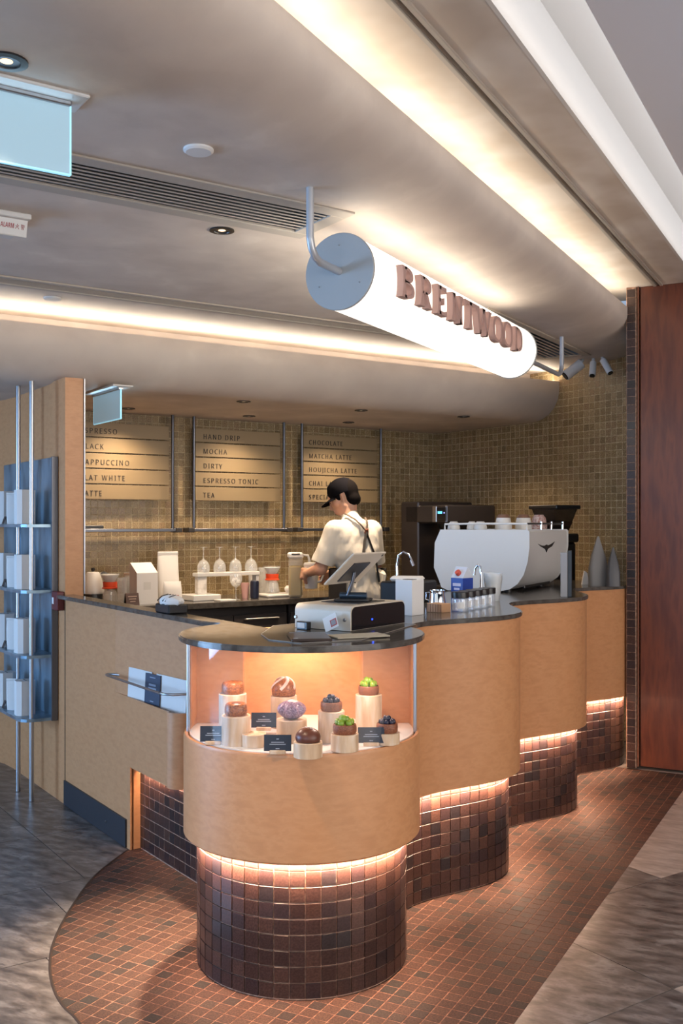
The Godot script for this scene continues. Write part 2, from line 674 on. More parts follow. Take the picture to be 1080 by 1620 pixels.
	struct("window_1", b.mesh(0), glow(COOL, 3.0), "bright tall window at the corridor end", "window")
	# mahogany panel that closes the bar on the right, with its frame
	b = MB.new()
	b.box(Vector3(0.2, 1.48, -6.29), Vector3(2.94, 2.92, 0.06), 0.004)
	b.box(Vector3(3.3, 1.48, -6.29), Vector3(3.2, 2.92, 0.06), 0.004)
	var o := struct("wall_right", b.mesh(0), M.mahogany, "tall dark red mahogany panel beside the bar", "wall")
	b = MB.new()
	b.box(Vector3(-1.318, 1.48, -6.3), Vector3(0.06, 2.94, 0.12), 0.002)
	var jamb := part("tiled_jamb", b.mesh(0), M.base_grout, o)
	for k in 58:
		part("tile", MB.new().box(Vector3(-1.318, 0.035 + 0.0503 * k, -6.239), Vector3(0.05, 0.0475, 0.006), 0.0012).mesh(0), M.base_tile[(k * 7) % M.base_tile.size()], jamb)
	part("frame_bead", MB.new().box(Vector3(-1.278, 1.48, -6.252), Vector3(0.008, 2.92, 0.02), 0.002).mesh(0), mat(c("7a4a36"), 0.4), o)
	b = MB.new()
	b.box(Vector3(1.8, 1.5, -6.42), Vector3(6.2, 3.1, 0.1))
	struct("wall_north", b.mesh(0), M.dark, "dark wall behind the mahogany panel", "wall")


# ---------- floor ----------
func mosaic_region() -> PackedVector2Array:
	var q := PackedVector2Array([Vector2(-0.957, -6.26), Vector2(-0.957, -1.9)])
	var cp := [Vector2(-1.25, -1.93), Vector2(-1.55, -2.0), Vector2(-1.85, -2.13), Vector2(-2.113, -2.296), Vector2(-2.228, -2.351), Vector2(-2.337, -2.423), Vector2(-2.465, -2.537), Vector2(-2.602, -2.697), Vector2(-2.76, -2.946), Vector2(-2.938, -3.288), Vector2(-3.036, -3.62)]
	for k in cp.size() - 1:
		for j in 4:
			q.append(cp[k].cubic_interpolate(cp[k + 1], cp[maxi(k - 1, 0)], cp[mini(k + 2, cp.size() - 1)], j / 4.0))
	q.append(cp[-1])
	q.append_array([st2(0.9, 0.1), st2(1.5, 0.1), Vector2(-1.95, -3.3), Vector2(-1.75, -3.6), Vector2(-1.75, -6.26)])
	return q


func in_view(p: Vector3) -> bool:
	var d := p - eye
	var z := -(d.x * sin(PHI) + d.z * cos(PHI))
	if z < 0.3:
		return false
	var u := (d.x * cos(PHI) - d.z * sin(PHI)) / z * 1590.0
	var v := d.y / z * 1590.0
	return absf(u) < 545.0 and v < 833.0 and v > -797.0


# the tiles that show largest become parts of their own, up to 300; the rest one joined part
func lay(jobs: Array, parent: Node, called: String, mats: Array, rest_called: String, most := 300) -> void:
	# jobs: [mesh, transform, place, variant]
	jobs.sort_custom(func(a, b): return a[2] < b[2])
	var rest := {}
	for k in jobs.size():
		var j: Array = jobs[k]
		if k < most:
			part(called, j[0], mats[j[3]], parent, j[1])
		else:
			if not rest.has(mats[j[3]]):
				rest[mats[j[3]]] = SurfaceTool.new()
				rest[mats[j[3]]].begin(Mesh.PRIMITIVE_TRIANGLES)
			rest[mats[j[3]]].append_from(j[0], 0, j[1])
	if rest.is_empty():
		return
	var am := ArrayMesh.new()
	var ms := []
	for m in rest:
		rest[m].commit(am)
		ms.append(m)
	var o := MeshInstance3D.new()
	o.name = rest_called
	o.mesh = am
	for k in ms.size():
		o.set_surface_override_material(k, ms[k])
	o.set_meta("kind", "stuff")
	parent.add_child(o, true)


func rank(p: Vector3) -> float:
	return p.distance_to(eye) + (0.0 if in_view(p) else 100.0)


func floors() -> void:
	var reg := mosaic_region()
	var fl := struct("floor", MB.new().box(Vector3(-1.4, -0.06, -2.2), Vector3(13.0, 0.08, 13.6)).mesh(0), M.marble_joint, "mall floor of grey-brown marble slabs around a terracotta mosaic", "floor")
	# marble slabs, laid square to the back bar
	var n := 0
	for i in range(-9, 13):
		var s0 := 1.14 + 0.68 * i
		var t0 := -0.30 if s0 < 1.1 else (-0.49 if s0 < 1.8 else 0.12)
		for j in range(-9, 6):
			var a := s0 + 0.0018
			var b := s0 + 0.6782
			var e := t0 + 0.8 * j + 0.0018
			var f := t0 + 0.8 * j + 0.7982
			var quad := PackedVector2Array([st2(a, e), st2(b, e), st2(b, f), st2(a, f)])
			var ctr := st2((a + b) / 2, (e + f) / 2)
			if ctr.x > 4.7 or ctr.x < -7.6 or ctr.y > 4.3 or ctr.y < -6.9 or (ctr.x > -1.0 and ctr.y < -6.3):
				continue
			for q in Geometry2D.clip_polygons(quad, reg):
				if q.size() < 3:
					continue
				n += 1
				part("marble_slab", MB.new().prism(q, -0.02, 0.0, 1).mesh(0), M.marble3 if ctr.x > -0.1 or (ctr.x > -1.1 and s0 < 2.4 and ctr.y > -6.2) else (M.marble if (i * 7 + j * 3) % 5 < 3 else M.marble2), fl)
	# terracotta mosaic
	var bed := part("mosaic", MB.new().prism(reg, -0.02, -0.0009, 1).mesh(0), M.floor_grout, fl)
	var g := 0.0503
	var full := MB.new().box(Vector3(0, -0.006, 0), Vector3(g - 0.0032, 0.012, g - 0.0032), 0.0009).mesh(0)
	var jobs := []
	var inner := foot_poly()
	for i in range(-62, -18):
		for j in range(-126, -36):
			var x := i * g
			var z := 0.335 * g + j * g
			var h := (g - 0.0032) / 2
			var cx := x + g / 2
			var cz := z + g / 2
			var quad := PackedVector2Array([Vector2(cx - h, cz - h), Vector2(cx + h, cz - h), Vector2(cx + h, cz + h), Vector2(cx - h, cz + h)])
			var ctr := Vector2(cx, cz)
			if Geometry2D.clip_polygons(quad, inner).is_empty():
				continue
			var got := Geometry2D.intersect_polygons(quad, reg)
			if got.is_empty():
				continue
			var v: int = rng.randi() % M.floor_tile.size()
			var at := Vector3(cx, 0, cz)
			var lift := rng.randf_range(-0.0004, 0.0004)
			if got.size() == 1 and got[0].size() == 4 and Geometry2D.clip_polygons(quad, reg).is_empty():
				jobs.append([full, T3(cx, lift, cz), rank(at), v])
			elif got[0].size() > 2:
				var q := PackedVector2Array()
				for w in got[0]:
					q.append(w - ctr)
				jobs.append([MB.new().prism(q, -0.012, 0.0, 1).mesh(0), T3(cx, lift, cz), rank(at) + 0.5, v])
	lay(jobs, bed, "tile", M.floor_tile, "tile_field")
	# dark metal edge strip round the mosaic
	var line := []
	for k in range(2, reg.size() - 5):
		line.append(Vector3(reg[k].x, 0.0, reg[k].y))
	part("edge_strip", MB.new().tube(line, 0.005, 6, false, 0.5).mesh(60), mat(c("3a302c"), 0.5, 0.3), fl)


# ---------- tiled back walls ----------
func tile_walls() -> void:
	var g := 0.0503
	for side in 2:
		var b := MB.new()
		var lo := -0.35 if side == 0 else -1.42
		var hi := 3.78 if side == 0 else 1.1
		if side == 0:
			b.box(Vector3(-1.47, 1.36, -(lo + hi) / 2), Vector3(0.1, 2.72, hi - lo))
		else:
			b.box(Vector3((lo + hi) / 2, 1.36, -3.77), Vector3(hi - lo, 2.72, 0.1))
		var w := struct("wall_back" if side == 0 else "wall_side", b.mesh(0), M.wall_grout, "olive beige mosaic tile wall behind the menu boards" if side == 0 else "olive beige mosaic tile wall behind the espresso machine", "wall", Transform3D(BACK, OR))
		var jobs := []
		var tile := MB.new().box(Vector3(), Vector3(0.008, g - 0.0042, g - 0.0042), 0.0009).mesh(0)
		if side == 1:
			tile = MB.new().box(Vector3(), Vector3(g - 0.0042, g - 0.0042, 0.008), 0.0009).mesh(0)
		var n := int((hi - lo) / g)
		for i in n:
			for j in range(18, 53):
				var a := lo + (i + 0.5) * g
				var y := (j + 0.5) * g
				var at := Vector3(-1.4228, y, -a) if side == 0 else Vector3(a, y, -3.7228)
				if side == 0 and (y > 2.3 or a > 3.72 or a < 0.4):
					continue
				if side == 1 and y > 2.3 and a < -0.3:
					continue
				at += Vector3(rng.randf_range(-0.0006, 0.0006) if side == 0 else 0.0, 0, rng.randf_range(-0.0006, 0.0006) if side == 1 else 0.0)
				var tilt := Basis.from_euler(Vector3(rng.randf_range(-0.012, 0.012), rng.randf_range(-0.012, 0.012), rng.randf_range(-0.012, 0.012)))
				var world := OR + BACK * at
				jobs.append([tile, Transform3D(tilt, at), rank(world) + (0.0 if y > 1.0 else 50.0), rng.randi() % M.wall_tile.size()])
		lay(jobs, w, "tile", M.wall_tile, "tile_field")


# ---------- left wooden wall and the bar's left front ----------
func wood_wall() -> void:
	var line := PackedVector2Array([Vector2(0.0, 0.0), Vector2(-0.5, 0.0), Vector2(-0.95, 0.0)])
	for k in range(1, 9):
		var g := deg_to_rad(70.0) * k / 8.0
		line.append(Vector2(-0.95 - 1.0 * sin(g), -1.0 * (1.0 - cos(g))))
	line.append(line[-1] + Vector2(-cos(deg_to_rad(70.0)), -sin(deg_to_rad(70.0))) * 2.2)
	var q := PackedVector2Array()
	for v in line:
		q.append(Vector2(v.x, -v.y))
	var o := struct("wall_left", MB.new().wall(q, 0.0, 2.28, 0.1).mesh(30), M.birch, "curved birch plywood wall behind the metal shelf", "wall", Transform3D(BACK, OR))
	part("end_trim", MB.new().box(Vector3(0.004, 1.7, -0.104), Vector3(0.012, 1.16, 0.008), 0.002).mesh(0), M.steel, o)
	part("seam", MB.new().box(Vector3(0.0, 0.56, 0.0), Vector3(0.004, 1.12, 0.004)).mesh(0), M.dark, o)


func arc_pts(r: float, a0: float, a1: float, n: int) -> PackedVector2Array:
	var q := PackedVector2Array()
	for k in n + 1:
		var g := deg_to_rad(lerpf(a0, a1, float(k) / n))
		q.append(CC + Vector2(cos(g), sin(g)) * r)
	return q


const CC := Vector2(-1.775, -3.045)


func wave_x(z: float) -> float:
	return -1.506 + 0.106 * cos(TAU * (z + 2.97) / 1.13)


func wave_line(off: float, z0: float, z1: float, n: int) -> PackedVector2Array:
	var q := PackedVector2Array()
	for k in n + 1:
		var z := lerpf(z0, z1, float(k) / n)
		var slope := -0.106 * TAU / 1.13 * sin(TAU * (z + 2.97) / 1.13)
		q.append(Vector2(wave_x(z), z) + Vector2(1, -slope).normalized() * off)
	return q


func foot_poly(off := 0.0) -> PackedVector2Array:
	var q := PackedVector2Array()
	q.append(st2(0.92, 0.05))
	q.append_array(arc_pts(0.363, 205, -43, 48))
	q.append_array(wave_line(0.0, -3.33, -6.6, 66))
	q.append_array([Vector2(-2.3, -6.6), Vector2(-2.3, -3.85), Vector2(-1.98, -3.4), st2(1.75, 0.13), st2(0.92, 0.13)])
	if off == 0.0:
		return q
	var got := Geometry2D.offset_polygon(q, off, Geometry2D.JOIN_ROUND)
	return got[0]


func base_tiles(line: PackedVector2Array, parent: Node, normal_side: float) -> void:
	# square tiles set along a plan line, rows 5 cm high
	var g := 0.0503
	var jobs := []
	var tile := MB.new().box(Vector3(), Vector3(g - 0.0032, g - 0.0032, 0.007), 0.0008).mesh(0)
	var lens := [0.0]
	for k in line.size() - 1:
		lens.append(lens[-1] + line[k].distance_to(line[k + 1]))
	var n := int(lens[-1] / g)
	for i in n:
		var l := (i + 0.5) * g
		var k := 0
		while lens[k + 1] < l:
			k += 1
		var p: Vector2 = line[k].lerp(line[k + 1], (l - lens[k]) / (lens[k + 1] - lens[k]))
		var d := (line[k + 1] - line[k]).normalized()
		var nn := Vector2(-d.y, d.x) * normal_side
		for j in 9:
			var bs := Basis(Vector3(nn.y, 0, -nn.x), Vector3.UP, Vector3(nn.x, 0, nn.y))
			var at := Vector3(p.x - nn.x * 0.0021, 0.004 + (j + 0.5) * g, p.y - nn.y * 0.0021)
			bs = bs * Basis.from_euler(Vector3(rng.randf_range(-0.02, 0.02), rng.randf_range(-0.02, 0.02), 0))
			jobs.append([tile, Transform3D(bs, at), rank(at), rng.randi() % M.base_tile.size()])
	lay(jobs, parent, "tile", M.base_tile, "tile_field")


func bar() -> void:
	# --- countertop
	var big := Geometry2D.offset_polygon(foot_poly(), 0.115, Geometry2D.JOIN_ROUND)[0]
	var top_poly := Geometry2D.offset_polygon(big, -0.05, Geometry2D.JOIN_ROUND)[0]
	# the ledge on the left runs back to the wall end
	var ledge := PackedVector2Array([st2(0.0, -0.045), st2(1.72, -0.04), st2(1.9, 0.0), st2(1.9, 0.05), st2(0.0, 0.05)])
	top_poly = Geometry2D.merge_polygons(top_poly, ledge)[0]
	# the inner work edge
	var cut := PackedVector2Array([st2(-0.1, 0.05), st2(2.19, 0.05), Vector2(-1.93, -3.25), Vector2(-2.0, -3.6), Vector2(-2.22, -3.9), Vector2(-2.22, -6.7), Vector2(-3.5, -6.7)])
	top_poly = Geometry2D.clip_polygons(top_poly, cut)[0]
	var inset := Geometry2D.offset_polygon(top_poly, -0.004, Geometry2D.JOIN_ROUND)[0]
	var b := MB.new()
	b.prism(top_poly, 1.104, 1.116, 1)
	b.prism(inset, 1.10, 1.12, 1)
	single("countertop", b.mesh(30), M.stone, "thin dark grey stone countertop following the wavy bar front", "countertop")
	# --- wavy front
	var o := thing("service_counter", "wavy birch bar front of three lobes over dark tiled plinth", "counter")
	var zs := [[-3.385, -3.533], [-3.537, -4.663], [-4.667, -5.793], [-5.797, -6.42]]
	for z in zs:
		var line := wave_line(0.055, z[0], z[1], int(ceil((z[0] - z[1]) / 0.03)))
		part("lobe_panel", MB.new().wall(line, 0.44, 1.10, -0.018).mesh(30), M.birch, o)
	b = MB.new()
	var core := wave_line(-0.01, -3.46, -6.42, 60)
	core.append_array([Vector2(-2.2, -6.42), Vector2(-2.2, -3.9), Vector2(-1.9, -3.5)])
	b.prism(core, 0.47, 1.10, 1)
	part("carcass", b.mesh(0), M.dark, o)
	var wl := wave_line(-0.003, -3.33, -6.58, 66)
	var poly := wl.duplicate()
	poly.append_array([Vector2(-2.2, -6.58), Vector2(-2.2, -3.9), Vector2(-1.95, -3.5)])
	var pl := part("tiled_plinth", MB.new().prism(poly, 0.0, 0.47, 1).mesh(30), M.base_grout, o)
	base_tiles(wave_line(0.0, -3.32, -6.5, 130), pl, -1.0)
	led_line(wave_line(0.03, -3.42, -6.4, 36), o, 0.30)
	# --- left front: panel with a card pocket
	o = thing("side_counter", "flat birch bar front on the left with a brochure pocket and dark kickboard", "counter", Transform3D(BACK, OR))
	var sh := PackedVector2Array([Vector2(0.004, 0), Vector2(0.9, 0), Vector2(0.9, 0.38), Vector2(1.325, 0.38), Vector2(1.325, 0.7), Vector2(0.72, 0.7), Vector2(0.72, 1.10), Vector2(0.004, 1.10)])
	part("front_panel", MB.new().prism(sh, -0.008, 0.0).mesh(0), M.birch, o)
	var bend := PackedVector2Array()
	for k in 9:
		var g := PI / 2 * k / 8.0
		bend.append(Vector2(1.325 + 0.065 * sin(g), -0.065 * (1 - cos(g))))
	bend.append(Vector2(1.39, -0.3))
	part("pocket_corner", MB.new().wall(bend, 0.38, 0.7, 0.01).mesh(30), M.birch, o)
	part("pocket_floor", MB.new().box(Vector3(1.08, 0.4, -0.045), Vector3(0.52, 0.02, 0.05)).mesh(0), M.birch, o)
	var up := PackedVector2Array([Vector2(0.7205, 0.0), Vector2(1.0, -0.03), Vector2(1.3, -0.058), Vector2(1.82, -0.09)])
	part("upper_panel", MB.new().wall(up, 0.41, 1.10, -0.016).mesh(30), M.birch, o)
	part("end_post", MB.new().box(Vector3(0.89, 0.19, -0.05), Vector3(0.02, 0.38, 0.065), 0.001).mesh(0), M.birch, o)
	part("kickboard", MB.new().box(Vector3(0.43, 0.067, 0.004), Vector3(0.86, 0.13, 0.01), 0.001).mesh(0), M.slate, o)
	part("kickboard_bolt", MB.new().lathe(PackedVector2Array([Vector2(0, 0), Vector2(0.006, 0), Vector2(0.006, 0.003), Vector2(0, 0.004)]), 12).mesh(40), M.steel, o, Transform3D(Basis(Vector3.RIGHT, PI / 2), Vector3(0.62, 0.065, 0.009)))
	part("backing", MB.new().box(Vector3(0.45, 0.54, -0.075), Vector3(0.74, 1.08, 0.09)).mesh(0), M.dark, o)
	part("rail", MB.new().tube([Vector3(0.84, 0.785, -0.055), Vector3(0.72, 0.785, 0.01), Vector3(0.704, 0.785, 0.022), Vector3(0.7, 0.785, 0.034), Vector3(0.71, 0.785, 0.042), Vector3(0.73, 0.785, 0.045), Vector3(1.33, 0.785, 0.045), Vector3(1.37, 0.785, 0.036), Vector3(1.4, 0.785, 0.012), Vector3(1.43, 0.785, -0.075)], 0.0055, 10).mesh(60), M.steel, o)
	var tl := PackedVector2Array([Vector2(0.9, -0.05), Vector2(1.75, -0.075)])
	pl = part("tiled_plinth", MB.new().wall(tl, 0.0, 0.45, -0.05).mesh(0), M.base_grout, o)
	base_tiles(tl, pl, 1.0)
	for k in 7:
		var at := W(1.0 + 0.1 * k, 0.372 if k < 4 else 0.4, 0.035 + 0.008 * k)
		strip_light("pocket_light", at, BACK * Vector3(0, -0.55, -1), BACK * Vector3.RIGHT, 0.09, 0.01, WARMER, 0.10)
	part("led_strip", MB.new().box(Vector3(1.15, 0.378, -0.035), Vector3(0.42, 0.004, 0.012)).mesh(0), glow(Color(1, 0.72, 0.5), 2.0), o)


func led_line(line: PackedVector2Array, o: Node, e: float) -> void:
	var b := MB.new()
	b.wall(line, 0.442, 0.446, -0.01)
	part("led_strip", b.mesh(0), glow(Color(1, 0.78, 0.6), 2.0), o)
	for k in line.size() - 1:
		var m := (line[k] + line[k + 1]) / 2
		var d := line[k + 1] - line[k]
		strip_light("plinth_light", Vector3(m.x, 0.436, m.y), Vector3(d.y, -0.55 * d.length(), -d.x), Vector3(d.x, 0, d.y), d.length(), 0.01, WARMER, e)


func display_case() -> void:
	var o := thing("display_case", "round pastry display case at the bar corner with curved glass over birch drum", "display case", T3(CC.x, 0, CC.y))
	# plinth
	var pl := part("tiled_plinth", MB.new().lathe(PackedVector2Array([Vector2(0, 0), Vector2(0.36, 0), Vector2(0.36, 0.47), Vector2(0, 0.47)]), 64).mesh(30), M.base_grout, o)
	var ring := PackedVector2Array()
	for k in 181:
		var g := deg_to_rad(-45.0 + 255.0 * k / 180.0)
		ring.append(Vector2(cos(g), sin(g)) * 0.363)
	var keep := eye
	eye = eye - Vector3(CC.x, 0, CC.y)
	base_tiles(ring, pl, -1.0)
	eye = keep
	# birch drum
	var pr := PackedVector2Array([Vector2(0.37, 0.446), Vector2(0.37, 0.44), Vector2(0.404, 0.439), Vector2(0.411, 0.446), Vector2(0.411, 0.772), Vector2(0.407, 0.782), Vector2(0.398, 0.782), Vector2(0.39, 0.77), Vector2(0.36, 0.77)])
	part("drum", MB.new().lathe(pr, 96, deg_to_rad(-75), deg_to_rad(250)).mesh(35), M.birch, o)
	part("display_floor", MB.new().lathe(PackedVector2Array([Vector2(0.0, 0.76), Vector2(0.39, 0.76), Vector2(0.39, 0.783), Vector2(0.386, 0.785), Vector2(0, 0.785)]), 72).mesh(35), M.white_matte, o)
	# curved birch back of the case
	var f := Vector2(0.4695, 0.883)
	var r := Vector2(0.883, -0.4695)
	var bl := PackedVector2Array()
	for v in [[-0.388, 0.03], [-0.38, -0.08], [-0.215, -0.08]]:
		bl.append(r * v[0] + f * v[1])
	for k in 17:
		var g := PI * k / 16.0
		bl.append(r * (-0.21 * cos(g)) + f * (-0.085 - 0.15 * sin(g)))
	for v in [[0.215, -0.08], [0.38, -0.08], [0.388, 0.03]]:
		bl.append(r * v[0] + f * v[1])
	part("case_back", MB.new().wall(bl, 0.775, 1.10, -0.012).mesh(30), M.birch, o)
	part("case_ceiling", MB.new().lathe(PackedVector2Array([Vector2(0, 1.094), Vector2(0.384, 1.094), Vector2(0.384, 1.0995), Vector2(0, 1.0995)]), 64).mesh(30), M.birch, o)
	# glass and its two posts
	part("glass", MB.new().lathe(PackedVector2Array([Vector2(0.392, 0.775), Vector2(0.392, 1.10)]), 72, deg_to_rad(-22), deg_to_rad(146)).mesh(40), M.glass, o)
	for a in [-22.0, 146.0]:
		var g := deg_to_rad(a)
		part("post", MB.new().box(Vector3(), Vector3(0.012, 0.325, 0.012), 0.002, Basis(Vector3.UP, -g)).mesh(0), M.steel, o, T3(cos(g) * 0.394, 0.9375, sin(g) * 0.394))
	# lamps: a disc under the case top, a ribbon under the drum
	var lamp := r * 0.0 + f * -0.12
	part("case_lamp", MB.new().lathe(PackedVector2Array([Vector2(0, 1.088), Vector2(0.04, 1.088), Vector2(0.042, 1.094), Vector2(0, 1.094)]), 24).mesh(30), glow(Color(1, 0.85, 0.68), 2.5), o, T3(lamp.x, 0, lamp.y))
	strip_light("case_light", Vector3(CC.x + lamp.x, 1.086, CC.y + lamp.y), Vector3.DOWN, Vector3.RIGHT, 0.07, 0.07, Color(1.0, 0.82, 0.70), 0.18)
	for sx in [-0.2, 0.2]:
		var q: Vector2 = r * sx + f * 0.2
		strip_light("case_light", Vector3(CC.x + q.x, 1.086, CC.y + q.y), Vector3.DOWN, Vector3.RIGHT, 0.05, 0.05, Color(1.0, 0.88, 0.8), 0.14)
		part("case_lamp", MB.new().lathe(PackedVector2Array([Vector2(0, 1.088), Vector2(0.03, 1.088), Vector2(0.032, 1.094), Vector2(0, 1.094)]), 24).mesh(30), glow(Color(1, 0.9, 0.8), 2.0), o, T3(q.x, 0, q.y))
	var ln := PackedVector2Array()
	for k in 19:
		var g := deg_to_rad(-32.0 + 190.0 * k / 18.0)
		ln.append(Vector2(cos(g), sin(g)) * 0.388)
	var bb := MB.new()
	bb.wall(ln, 0.4335, 0.4375, 0.01)
	part("led_strip", bb.mesh(0), glow(Color(1, 0.78, 0.6), 2.0), o)
	for k in ln.size() - 1:
		var m := (ln[k] + ln[k + 1]) / 2 + CC
		var d := ln[k + 1] - ln[k]
		strip_light("drum_light", Vector3(m.x, 0.432, m.y), Vector3(-d.y, -0.55 * d.length(), d.x), Vector3(d.x, 0, d.y), d.length(), 0.01, WARMER, 0.27)
	pastries()


# ---------- things on the ceiling ----------
func downlight(at: Vector3, label: String, r: float, e: float, ang: float, to := Vector3.ZERO, group := "", lit := 1.6) -> void:
	var o := thing("recessed_downlight", label, "downlight", T3(at.x, at.y, at.z), group)
	part("trim_ring", MB.new().lathe(PackedVector2Array([Vector2(r * 0.62, -0.001), Vector2(r * 0.66, -0.006), Vector2(r, -0.005), Vector2(r, 0.0), Vector2(r * 0.62, 0.0)]), 28).mesh(30), M.black, o)
	part("baffle", MB.new().lathe(PackedVector2Array([Vector2(r * 0.3, -0.0015), Vector2(r * 0.63, -0.0025), Vector2(r * 0.63, 0.0)]), 24).mesh(30), M.black if r < 0.046 else M.steel_dark, o)
	part("lamp", MB.new().lathe(PackedVector2Array([Vector2(0, -0.002), Vector2(r * 0.3, -0.002), Vector2(r * 0.3, 0.0), Vector2(0, 0)]), 20).mesh(30), glow(Color(1, 0.86, 0.7), lit), o)
	if e > 0.0:
		spot("downlight_beam", at - Vector3(0, 0.012, 0), to if to != Vector3.ZERO else at + Vector3.DOWN, ang, Color(1.0, 0.88, 0.74), e, 0.03)


func grille(called: String, label: String, xf: Transform3D, wide: float, length: float, border: float, slots: int, m: Material) -> void:
	# local x across, local z along, hung just below y = 0
	var o := thing(called, label, "air vent", xf)
	var b := MB.new()
	for sg in [-1.0, 1.0]:
		b.box(Vector3(sg * (wide - border) / 2, -0.004, 0), Vector3(border, 0.008, length), 0.002)
		b.box(Vector3(0, -0.004, sg * (length - border) / 2), Vector3(wide - 2 * border, 0.008, border), 0.002)
	part("frame", b.mesh(0), m, o)
	# sheet metal duct above the opening
	var dw := wide - 2 * border
	var dl := length - 2 * border
	var d := MB.new()
	for sg in [-1.0, 1.0]:
		d.box(Vector3(sg * (dw / 2 - 0.002), 0.296, 0), Vector3(0.004, 0.59, dl))
		d.box(Vector3(0, 0.296, sg * (dl / 2 - 0.002)), Vector3(dw, 0.59, 0.004))
	d.box(Vector3(0, 0.595, 0), Vector3(dw + 0.016, 0.01, dl + 0.016))
	part("duct", d.mesh(0), mat(c("8f9092"), 0.35, 0.9), o)
	var inner := wide - 2 * border
	var pitch := inner / slots
	for k in range(1, slots):
		part("blade", MB.new().box(Vector3(-inner / 2 + pitch * k, -0.003, 0), Vector3(pitch * 0.36, 0.0022, length - 2 * border), 0.0006).mesh(0), m, o)


func disc(at: Vector3, label: String, r: float) -> void:
	single("ceiling_speaker", MB.new().lathe(PackedVector2Array([Vector2(0, -0.012), Vector2(r * 0.85, -0.011), Vector2(r, -0.006), Vector2(r, 0.0), Vector2(0, 0)]), 32).mesh(30), M.white_matte, label, "speaker", T3(at.x, at.y, at.z))


